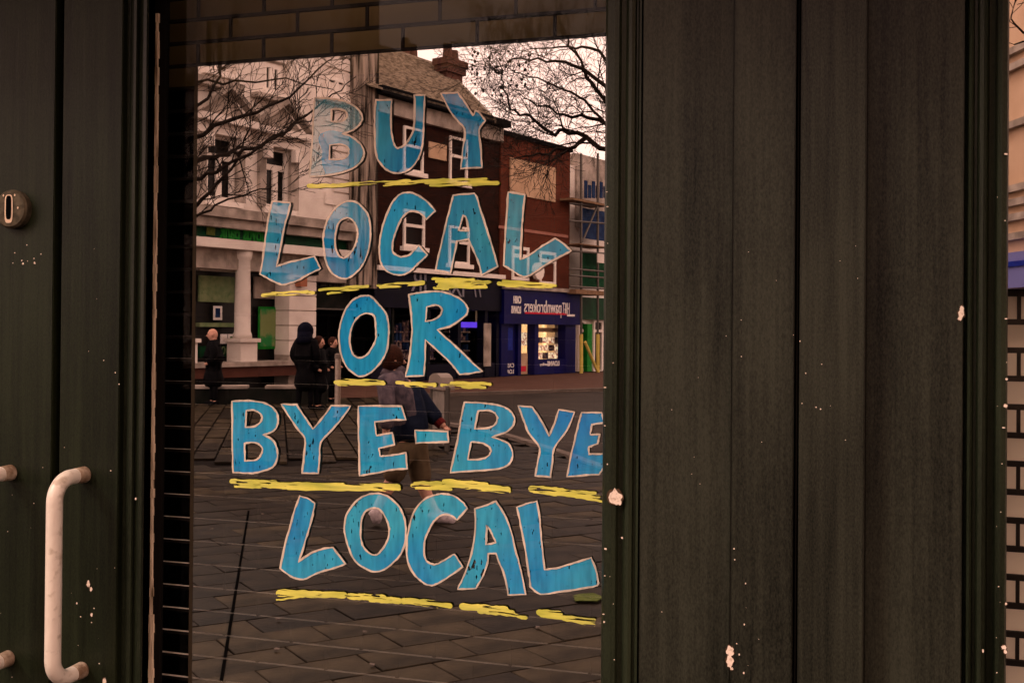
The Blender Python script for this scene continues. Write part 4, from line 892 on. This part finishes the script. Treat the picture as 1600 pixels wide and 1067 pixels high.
# litter: leaf and scraps
def litter(px, py, r, m_, label, cat, name):
    c = G(px, py); c.z = .022; rd = random.Random(int(px)); n = 9
    mb = MB(); mb.poly([c + Vector((math.cos(2 * math.pi * j / n) * r * rd.uniform(.5, 1.1), math.sin(2 * math.pi * j / n) * r * rd.uniform(.5, 1.1), rd.uniform(-.002, .004))) for j in range(n)])
    mb.poly([v + Vector((0, 0, -.006)) for v in mb.v[:n]])
    return tag(mb.build(name, m_), label, cat)
litter(916, 938, .11, M['leaf'], 'large curled yellow green leaf lying on the pavement by the right frame edge', 'leaf', 'fallen_leaf')
for px, py, gl in ((431, 1020, 'below the first underline, lowest on the left'), (582, 1044, 'near the bottom edge of the pane, largest one'), (434, 972, 'just left of the lowest yellow underline'), (569, 992, 'in the middle between the lower paving joints'), (460, 820, 'beside the tall stroke of the lower L'), (410, 806, 'left of the lower L'), (330, 830, 'near the left edge of the reflection'), (840, 985, 'below the last yellow underline')):
    o = litter(px, py, .018, M['kerb'], 'pale scrap of trodden gum ' + gl, 'litter', 'gum_spot'); o['group'] = 'pale gum spots on the paving'
# ================================================================== STREET FURNITURE
def stand(px, py): return G(px, py)
b0 = stand(527, 652); dpt = (b0 - MC).dot(Vector((mray(800, 505).x, mray(800, 505).y, 0)))
bol = empty('bollard', (b0.x, b0.y, 0), 'slim brushed steel bollard standing beside the black clad group', 'bollard')
hb = S(527, 552, dpt).z; r_ = .055
MB().tube([(b0.x, b0.y, 0), (b0.x, b0.y, hb - .10)], r_, 16).build('shaft', M['steel'], bol, smooth=False)
MB().tube([(b0.x, b0.y, hb - .10), (b0.x, b0.y, hb - .02), (b0.x, b0.y, hb)], [r_ * 1.15, r_ * 1.1, r_ * .6], 16).build('bollard_cap', M['kerb'], bol)
MB().tube([(b0.x, b0.y, 0), (b0.x, b0.y, .03)], r_ * 1.7, 16).build('base_collar', M['steel'], bol)
# double post information sign
p0 = stand(698, 705); d0 = (p0 - MC).dot(Vector((mray(800, 505).x, mray(800, 505).y, 0)))
sgn = empty('information_post', (p0.x, p0.y, 0), 'low double steel post with a white sign panel and a rounded pale hood', 'sign')
pb = stand(676, 700)
for px, nm in ((699, 'post'), (676, 'post')):
    q = S(px, 640, d0 + (0 if px == 699 else .45)); MB().box(q.x - .030, q.x + .030, q.y - .030, q.y + .030, 0, S(690, 604, d0).z).build(nm, M['pole'], sgn, bevel=.006)
hz0 = S(690, 606, d0).z; hz1 = S(690, 584, d0).z
qa, qb = S(677, 600, d0 + .45), S(701, 600, d0)
mb = MB(); dirv = (qb - qa); dirv.z = 0; L_ = dirv.length; dirv.normalize(); nv = Vector((-dirv.y, dirv.x, 0)) * .09
sec = []
for k in range(9):
    t = k / 8; zt3 = hz0 + (hz1 - hz0) * (math.sin(math.pi * min(max(t, .0), 1)) ** .35 if 0 < t < 1 else 0); sec.append((qa + dirv * (L_ * t), zt3))
for (a, za), (b, zb) in zip(sec, sec[1:]):
    mb.hexa([Vector((v.x, v.y, z)) for v, z in ((a - nv, hz0 - .03), (b - nv, hz0 - .03), (b + nv, hz0 - .03), (a + nv, hz0 - .03), (a - nv, za), (b - nv, zb), (b + nv, zb), (a + nv, za))])
mb.build('hood', mat('pale_hood', (.26, .22, .19), rough=.4), sgn)
pa, pc = S(679, 640, d0 + .40), S(697, 640, d0 + .02); zt4, zb4 = S(688, 610, d0 + .2).z, S(688, 706, d0 + .2).z
tt = (pc - pa); tt.z = 0; tt.normalize(); pn = Vector((-tt.y, tt.x, 0));
if pn.y < 0: pn = -pn
Wp = Wall(600, 10, 700, 10); Wp.o = Vector((pa.x, pa.y, 0)); Wp.t = tt; Wp.n = pn
wd = (pc - pa).length
zmid = S(688, 655, d0 + .2).z
mb = MB(); Wp.box(mb, 0, (Vector((pc.x, pc.y, 0)) - Wp.o).length, zb4 + .12, zt4, 0, .03); pnl = mb.build('sign_panel', mat('white_sign_panel', (.20, .18, .16), (.28, .25, .22), scale=8, rough=.5), sgn)
W_ = (Vector((pc.x, pc.y, 0)) - Wp.o).length
mb = MB(); n = 28
for k in range(n):
    t0, t1 = 2 * math.pi * k / n, 2 * math.pi * (k + 1) / n
    cz = (zt4 + zmid) / 2; e = lambda t, s: Wp.p(W_ / 2 + math.cos(t) * W_ * .34 * s, cz + math.sin(t) * (zt4 - zmid) * .40 * s, .034)
    mb.quad(e(t0, 1), e(t1, 1), e(t1, .72), e(t0, .72))
mb.build('sign_symbol', M['coat'], pnl)
text('EVB', Wp, 0, 0, .16, M['coat'], pnl, .034)
_t = bpy.data.objects[pnl.children[-1].name]; bpy.data.objects.remove(_t)
cu = bpy.data.curves.new('sign_lettering', 'FONT'); cu.body = 'EVB'; cu.size = .17
tmp = bpy.data.objects.new('t', cu); COL.objects.link(tmp); me = bpy.data.meshes.new_from_object(tmp.evaluated_get(bpy.context.evaluated_depsgraph_get())); bpy.data.objects.remove(tmp)
org = parent_origin(pnl)
for v in me.vertices: v.co = Wp.p(W_ * .93 - v.co.x * W_ / .40, zb4 + .20 + v.co.y, .034) - org
me.materials.clear(); me.materials.append(M['coat']); o = bpy.data.objects.new('sign_lettering', me); COL.objects.link(o); o.parent = pnl
# dark planter wall with pale coping in front of the bank
Wq = Wall(313, 22.6, 505, 23.0)
pln = empty('long_planter', Wq.p(2, 0), 'long dark low planter with a pale coping in front of the bank', 'planter')
s0, s1 = Wq.sz(240, 600)[0], Wq.sz(512, 600)[0]; ztp = Wq.sz(400, 603)[1]
mb = MB(); Wq.box(mb, s0, s1, 0, ztp - .06, -.5, 0); mb.build('planter_wall', M['darkwall'], pln)
for (x0, x1) in ((240, 386), (414, 512)):
    mb = MB(); Wq.box(mb, Wq.sz(x0, 600)[0], Wq.sz(x1, 600)[0], ztp - .059, ztp, -.52, .03); mb.build('coping', M['render_d'], pln)
# ================================================================== TREES
def grow(mb, p, d, length, r, depth, rnd, spread, grav, minr=.0035, segs=5):
    pts = [p.copy()]; rad = [r]; q = p.copy(); dd = d.normalized()
    for k in range(segs):
        dd = (dd + Vector((rnd.gauss(0, 1), rnd.gauss(0, 1), rnd.gauss(0, 1))) * .13 + Vector((0, 0, grav))).normalized()
        q = q + dd * (length / segs); pts.append(q.copy()); rad.append(max(minr, r * (1 - .6 * (k + 1) / segs)))
        if depth > 0 and rnd.random() < .93:
            side = Vector((rnd.gauss(0, 1), rnd.gauss(0, .8), rnd.gauss(0, 1))); side = (side - dd * side.dot(dd)).normalized()
            nd = (dd * math.cos(spread) + side * math.sin(spread)).normalized()
            grow(mb, q, nd, length * rnd.uniform(.45, .72), max(minr, rad[-1] * .62), depth - 1, rnd, spread, grav, minr, 4)
    mb.tube(pts, rad, 5 if r > .03 else 3, cap=False)
def limb(mb, pix, r0, r1, dp, rnd, twl, depth=3, spread=.7, grav=.0, every=1, minr=.0035, bias=None):
    pts = [S(px, py, dp + dz) for (px, py, dz) in pix]; out = []; 
    for a, b in zip(pts, pts[1:]): out += [a.lerp(b, k / 3) for k in range(3)]
    out.append(pts[-1]); n = len(out)
    for k in range(1, n - 1): out[k] = out[k] + Vector((rnd.gauss(0, .02), rnd.gauss(0, .02), rnd.gauss(0, .02)))
    rad = [r0 + (r1 - r0) * k / (n - 1) for k in range(n)]
    mb.tube(out, rad, 8, cap=False)
    for k in range(2, n, every):
        d = (out[k] - out[k - 1]).normalized(); side = Vector((rnd.gauss(0, 1), rnd.gauss(0, .7), rnd.gauss(0, 1)))
        if bias is not None: side += bias
        side = (side - d * side.dot(d)).normalized()
        grow(mb, out[k], (d * .75 + side * .75), twl * rnd.uniform(.6, 1.15), max(minr, rad[k] * .5), depth, rnd, spread, grav, minr)
def tree(name, label, base, top, r, limbs, dp, seed, twl, **kw):
    rnd = random.Random(seed); t = empty(name, (base.x, base.y, 0), label, 'tree')
    mbt = MB(); pts = [Vector((base.x, base.y, -.1))] + [Vector((base.x, base.y, 0)).lerp(top, k / 5) + Vector((rnd.gauss(0, .03), rnd.gauss(0, .03), 0)) for k in range(1, 6)]
    mbt.tube(pts, [r * 1.25, r * 1.05, r, r * .92, r * .82, r * .7], 14); mbt.build('trunk', M['bark'], t, smooth=True)
    mb = MB()
    for pix, r0, r1 in limbs: limb(mb, pix, r0, r1, dp, rnd, twl, **kw)
    mb.build('branches', M['bark'], t, recalc=False); return t
dpL = 13.0
bL = S(215, 512, dpL); bL.z = 0; tL = S(225, 300, dpL)
limbsL = [
 ([(225, 330, 0), (262, 285, 0), (303, 255, .1), (345, 243, .3), (372, 238, .4), (402, 228, .5), (440, 205, .6), (478, 183, .8), (520, 150, 1), (556, 120, 1.2)], .042, .006),
 ([(225, 300, 0), (270, 290, -.2), (310, 276, -.3), (350, 262, -.3), (392, 240, -.2), (430, 214, 0), (460, 196, .2), (495, 188, .4)], .034, .006),
 ([(225, 250, 0), (300, 180, .2), (330, 140, .4), (345, 110, .5), (380, 60, .7)], .026, .008),
 #([(225, 230, 0), (300, 150, -.3), (330, 100, -.4), (350, 60, -.5)], .024, .008),
 ([(225, 270, 0), (300, 215, .4), (350, 190, .6), (400, 178, .8), (450, 150, 1), (500, 110, 1.2), (530, 80, 1.4)], .035, .006),
 #([(225, 260, 0), (300, 190, -.5), (360, 160, -.5), (420, 110, -.4), (460, 70, -.3)], .035, .006),
 ([(225, 340, 0), (300, 330, .3), (340, 290, .4), (370, 250, .5), (388, 200, .6), (402, 150, .7)], .030, .006),
 ([(225, 360, 0), (300, 345, -.4), (340, 320, -.3), (390, 300, -.2), (430, 288, -.1)], .022, .005),
 ([(225, 200, 0), (300, 130, .6), (370, 128, .7), (450, 122, .9), (520, 140, 1.1)], .022, .005),
]
tree('left_street_tree', 'bare black branched tree leaning in from the left over the pale bank', bL, tL, .2, limbsL, dpL, 21, .62, depth=2, spread=.55, grav=.03, every=2, minr=.0036, bias=Vector((.5, 0, .6)))
dpR = 15.0
bR = S(1045, 512, dpR); bR.z = 0; tR = S(1040, 300, dpR)
limbsR = [
 ([(1040, 320, 0), (1000, 270, 0), (952, 236, .1), (915, 216, .3), (880, 206, .4), (858, 207, .5), (838, 192, .5), (818, 178, .6), (797, 170, .6), (787, 140, .7), (786, 112, .8), (775, 90, .9)], .045, .006),
 ([(1040, 280, 0), (990, 210, .1), (952, 165, .2), (925, 130, .3), (905, 95, .4), (885, 60, .5), (870, 20, .5)], .040, .010),
 ([(1040, 300, 0), (990, 240, -.3), (950, 195, -.4), (915, 160, -.4), (885, 140, -.3), (850, 128, -.2), (812, 115, 0), (785, 105, .1)], .028, .005),
 ([(915, 216, .3), (900, 228, .2), (870, 235, .1), (850, 242, 0), (820, 245, -.1), (800, 250, -.2)], .035, .006),
 ([(1040, 270, 0), (960, 200, .5), (920, 185, .6), (880, 180, .7), (840, 165, .8), (810, 145, .9)], .04, .006),
 ([(1040, 260, 0), (960, 150, -.6), (920, 110, -.6), (880, 100, -.5), (840, 92, -.4), (800, 96, -.3), (765, 110, -.2)], .035, .005),
 ([(1040, 240, 0), (965, 110, .3), (935, 80, .4), (900, 72, .5), (860, 75, .6), (815, 80, .7)], .035, .005),
]
tree('right_street_tree', 'big bare tree with a dense net of drooping twigs against the sky', bR, tR, .3, limbsR, dpR, 8, .80, depth=3, spread=.62, grav=-.015, every=2, minr=.0031, bias=Vector((.7, 0, -.2)))
# seed balls / leaves hanging in the right tree
rt = bpy.data.objects['right_street_tree']; rnd = random.Random(2); mb = MB()
for k in range(70):
    c = S(rnd.uniform(735, 830), rnd.uniform(75, 150), dpR + rnd.uniform(0, 1)); s = rnd.uniform(.012, .026)
    mb.tube([c + Vector((0, 0, -s)), c, c + Vector((0, 0, s))], [s * .4, s, s * .4], 6)
tag(mb.build('seed_balls', M['bark'], rt), kind='stuff')
dp3 = 9.0; b3 = S(1900, 512, dp3); b3.z = 0
tree('side_street_tree', 'bare young tree mirrored at the top of the narrow right pane', b3, S(1850, 220, dp3), .1,
     [([(1850, 260, 0), (1750, 150, 0), (1680, 90, 0), (1620, 50, 0), (1585, 70, 0)], .03, .006), ([(1850, 260, 0), (1760, 200, 0), (1680, 130, .1), (1610, 60, .2), (1580, 30, .2)], .03, .006)], dp3, 5, .5, depth=2, every=2)
# ================================================================== PEOPLE
def skin(name, pts, edges, material, parent, sub=1):
    me = bpy.data.meshes.new(name); org = parent_origin(parent)
    me.from_pydata([p - org for p, r in pts], edges, []); o = bpy.data.objects.new(name, me); COL.objects.link(o)
    md = o.modifiers.new('s', 'SKIN'); md.use_smooth_shade = True
    for k, (p, r) in enumerate(pts):
        v = me.skin_vertices[0].data[k]; v.radius = (r, r); v.use_root = (k == 0)
    ms = o.modifiers.new('u', 'SUBSURF'); ms.levels = sub; ms.render_levels = sub
    new = bpy.data.meshes.new_from_object(o.evaluated_get(bpy.context.evaluated_depsgraph_get()))
    o.modifiers.clear(); o.data = new; new.materials.clear(); new.materials.append(material)
    new.polygons.foreach_set('use_smooth', [True] * len(new.polygons)); o.parent = parent; return o
def chain(names): return list(zip(names, names[1:]))
def figure(J, chains, name, material, parent, grow_=0.0):
    """J: name -> (point, radius); chains: lists of joint names"""
    used = []; ed = []
    for c in chains:
        for n in c:
            if n not in used: used.append(n)
        ed += [(used.index(a), used.index(b)) for a, b in chain(c)]
    return skin(name, [(J[n][0], J[n][1] + grow_) for n in used], ed, material, parent)
def ellipsoid(c, rx, ry, rz, axes, seg=14):
    mb = MB(); X_, Y_, Z_ = axes
    for i in range(seg):
        for j in range(seg * 2):
            q = []
            for (a, b) in ((i, j), (i + 1, j), (i + 1, j + 1), (i, j + 1)):
                th = math.pi * a / seg; ph = math.pi * b / seg
                q.append(c + X_ * rx * math.sin(th) * math.cos(ph) + Y_ * ry * math.sin(th) * math.sin(ph) + Z_ * rz * math.cos(th))
            mb.quad(*q)
    return mb
def face_bits(J, root, fwd, headc, hr):
    """eyes, nose, mouth and ears on a head facing fwd"""
    up = Vector((0, 0, 1)); sd = up.cross(fwd).normalized(); mb = MB()
    for s in (-1, 1): mb.tube([headc + fwd * hr * .86 + sd * s * hr * .38 + up * hr * .05, headc + fwd * hr * 1.0 + sd * s * hr * .38 + up * hr * .05], hr * .11, 8)
    mb.build('eyes', M['coat'], root)
    MB().tube([headc + fwd * hr * .9 + up * hr * .1, headc + fwd * hr * 1.22 - up * hr * .28, headc + fwd * hr * .95 - up * hr * .36], [hr * .12, hr * .17, hr * .1], 8).build('nose', M['skin'], root, smooth=True)
    MB().tube([headc + fwd * hr * .93 - up * hr * .62 + sd * hr * .28, headc + fwd * hr * 1.0 - up * hr * .64, headc + fwd * hr * .93 - up * hr * .62 - sd * hr * .28], hr * .07, 6).build('mouth', M['redwall'], root)
    mb = MB()
    for s in (-1, 1): mb.tube([headc + sd * s * hr * .80 + up * hr * .3, headc + sd * s * hr * 1.0, headc + sd * s * hr * .82 - up * hr * .35], [hr * .12, hr * .2, hr * .12], 8)
    mb.build('ears', M['skin'], root, smooth=True)
def person(label, feet_px, feet_py, head_py, facing, coat='coat', trousers='coat', hood=None, hair=None, lean=0, sway=0, group=None, holds=None, long_coat=True):
    """standing person; facing is a world direction"""
    b = G(feet_px, feet_py); b.z = 0; dep = (b - MC).dot(Vector((mray(800, 505).x, mray(800, 505).y, 0)))
    H = S(feet_px, head_py, dep).z; root = empty('person', b, label, 'person', group)
    f = facing.normalized(); s = Vector((0, 0, 1)).cross(f).normalized(); u = Vector((0, 0, 1)); k = H / 1.75
    def q(fw, sd, z): return b + (f * (fw + lean * z) + s * sd + u * z) * k
    J = {'pel': (q(0, 0, .95), .135 * k), 'wa': (q(0, 0, 1.10), .125 * k), 'ch': (q(.0, 0, 1.30), .15 * k), 'nk': (q(.0, 0, 1.48), .065 * k), 'hd0': (q(.02, 0, 1.56), .098 * k), 'hd': (q(.02, 0, 1.655), .10 * k)}
    for sg, n in ((-1, 'l'), (1, 'r')):
        J['sh' + n] = (q(0, .19 * sg, 1.42), .062 * k); J['el' + n] = (q(-.03, .26 * sg, 1.14), .048 * k); J['wr' + n] = (q(.14, .20 * sg, .98), .034 * k); J['ha' + n] = (q(.20, .17 * sg, .96), .034 * k)
        J['hip' + n] = (q(0, .095 * sg, .90), .095 * k); J['kn' + n] = (q(.03 * sg, .11 * sg, .50), .062 * k); J['an' + n] = (q(.04 * sg - .02, .12 * sg, .09), .042 * k); J['to' + n] = (q(.04 * sg + .13, .13 * sg, .035), .036 * k)
    body = [['pel', 'wa', 'ch', 'nk', 'hd0', 'hd']] + [['ch', 'sh' + n, 'el' + n, 'wr' + n, 'ha' + n] for n in 'lr'] + [['pel', 'hip' + n, 'kn' + n, 'an' + n, 'to' + n] for n in 'lr']
    figure({k_: (v_[0], v_[1] * (.72 if k_ in ('pel', 'wa', 'ch', 'hipl', 'hipr') else 1)) for k_, v_ in J.items()}, body, 'body', M['skin'], root)
    figure(J, [['pel', 'hipl', 'knl', 'anl']] + [['pel', 'hipr', 'knr', 'anr']], 'trousers', M[trousers], root, .014)
    cj = dict(J); cj['mid'] = (q(0, 0, .70), .20 * k); cj['hem'] = (q(0, 0, .36), .21 * k)
    figure(cj, ([['pel', 'mid', 'hem']] if long_coat else []) + [['pel', 'wa', 'ch', 'nk']] + [['ch', 'sh' + n, 'el' + n, 'wr' + n] for n in 'lr'], 'jacket', M[coat], root, .05)
    for n in 'lr':
        a = J['an' + n][0]; t = J['to' + n][0]; MB().tube([a + (a - t) * .35 - u * .02, a - u * .02, t, t + (t - a) * .2], [.045 * k, .052 * k, .045 * k, .03 * k], 10).build('shoe', M['coat'], root, smooth=True)
    hc = q(.03, 0, 1.645); hr = .112 * k
    ellipsoid(hc, .118 * k, .096 * k, .140 * k, (f, s, u)).build('head', M['skin'], root, smooth=True)
    face_bits(J, root, f, hc, hr)
    MB().tube([q(-.01, 0, 1.38), q(-.01, 0, 1.46), q(0, 0, 1.53)], [.15 * k, .115 * k, .085 * k], 14).build('collar', M[coat], root, smooth=True)
    if hood: MB().tube([q(-.04, 0, 1.40), q(-.035, 0, 1.50), q(-.03, 0, 1.64)], [.19 * k, .165 * k, .158 * k], 14).build('hood_drape', M[hood], root, smooth=True)
    if hood: ellipsoid(hc - f * .035 * k + u * .01, .165 * k, .17 * k, .19 * k, (f, s, u)).build('hood', M[hood], root, smooth=True)
    if hair: ellipsoid(hc - f * .035 * k + u * .03, .130 * k, .132 * k, .140 * k, (f, s, u)).build('hair', M[hair], root, smooth=True)
    return root, J
LFT = -axr; TOW = -ax0     # picture left, towards the shop
person('bald man in a long black coat in front of the bank windows, facing left', 333, 633, 516, LFT + TOW * .25)
person('tall figure in a black coat and navy hood at the left of the group', 476, 641, 510, ax0 + axr * .2, hood='hood_n')
person('dark haired figure in black at the middle of the group, face turned right', 497, 640, 529, axr + TOW * .4, hair='hair')
person('figure in black at the right of the group behind the steel bollard, facing right', 519, 628, 530, axr + TOW * .6, hair='hair')
# walking youngster in a grey hoodie
dw = 8.9; C = lambda px, py, dz=0: S(px, py, dw + dz)
wb = G(635, 822); wk = empty('person', (wb.x, wb.y, 0), 'youngster in grey hoodie, navy jacket and khaki shorts striding right across the paving', 'person')
J = {'pel': (C(640, 690), .125), 'wa': (C(634, 655), .12), 'ch': (C(624, 612), .135), 'nk': (C(617, 580), .06), 'hd0': (C(614, 566), .075), 'hd': (C(612, 556), .08),
     'shl': (C(602, 600, -.17), .06), 'ell': (C(606, 642, -.24), .046), 'wrl': (C(603, 672, -.22), .034), 'hal': (C(602, 686, -.22), .033),
     'shr': (C(640, 600, .17), .06), 'elr': (C(666, 638, .20), .046), 'wrr': (C(686, 660, .16), .034), 'har': (C(695, 668, .14), .032),
     'hipl': (C(630, 700, -.08), .09), 'knl': (C(612, 752, -.08), .062), 'anl': (C(588, 796, -.08), .04), 'tol': (C(588, 812, -.09), .034),
     'hipr': (C(648, 700, .08), .09), 'knr': (C(658, 755, .08), .062), 'anr': (C(680, 800, .08), .04), 'tor': (C(702, 812, .08), .034)}
body = [['pel', 'wa', 'ch', 'nk', 'hd0', 'hd']] + [['ch', 'sh' + n, 'el' + n, 'wr' + n, 'ha' + n] for n in 'lr'] + [['pel', 'hip' + n, 'kn' + n, 'an' + n, 'to' + n] for n in 'lr']
figure({k_: (v_[0], v_[1] * (.66 if k_ in ('pel', 'wa', 'ch', 'hipl', 'hipr') else 1)) for k_, v_ in J.items()}, body, 'body', M['skin'], wk)
J['knl2'] = (C(609, 757, -.08), .070); J['knr2'] = (C(661, 762, .08), .070)
J['pel2'] = (C(640, 684), .125)
figure(J, [['pel2', 'pel', 'hipl', 'knl2'], ['pel', 'hipr', 'knr2']], 'shorts', M['khaki'], wk, .026)
J['hem'] = (C(640, 690), .135)
figure(J, [['hem', 'wa', 'ch', 'nk']] + [['ch', 'sh' + n, 'el' + n, 'wr' + n] for n in 'l'], 'hoodie', M['hoodie'], wk, .028)
J['hem2'] = (C(641, 697, .0), .150); J['w2'] = (C(638, 664, .0), .140); J['c2'] = (C(637, 624, .05), .118)
figure(J, [['hem2', 'w2', 'c2', 'shr', 'elr', 'wrr']], 'navy_jacket', M['navyj'], wk, .042)
fv = axr * 1.0 + ax0 * .25; sd = _z.cross(fv.normalized())
hc = C(612, 560); ellipsoid(hc, .098, .098, .122, (fv.normalized(), sd, _z)).build('hair', M['hair'], wk, smooth=True)
face_bits(J, wk, fv.normalized(), C(615, 563), .080)
MB().tube([C(600, 588), C(606, 580), C(622, 579), C(636, 588)], [.045, .06, .06, .045], 10).build('folded_hood', M['hoodie'], wk, smooth=True)
for n in 'lr':
    a, t = J['an' + n][0], J['to' + n][0]
    MB().tube([a - Vector((0, 0, .0)) - fv * .03, a - Vector((0, 0, .035)), t + Vector((0, 0, .01)), t + (t - a) * .35], [.05, .055, .048, .03], 12).build('shoe', M['shoe'], wk, smooth=True)
MB().tube([J['wrr'][0].lerp(J['elr'][0], .15), J['wrr'][0].lerp(J['har'][0], .5)], [.048, .046], 10).build('cuff', M['red'], wk)
# fingers on both hands
for n in 'lr':
    w0, h0 = J['wr' + n][0], J['ha' + n][0]; d = (h0 - w0).normalized(); s_ = d.cross(_z).normalized()
    for k in range(4):
        p0_ = h0 + s_ * (k - 1.5) * .017; L4 = (.062, .070, .066, .052)[k]
        MB().tube([p0_, p0_ + d * L4 * .5 - _z * .005, p0_ + d * L4 * .85 - _z * .022], [.0095, .0088, .007], 6).build('finger', M['skin'], wk, smooth=True)
    MB().tube([w0.lerp(h0, .5) + s_ * .02, h0 + s_ * .045 + d * .015, h0 + s_ * .048 + d * .04], [.011, .010, .008], 6).build('thumb', M['skin'], wk, smooth=True)
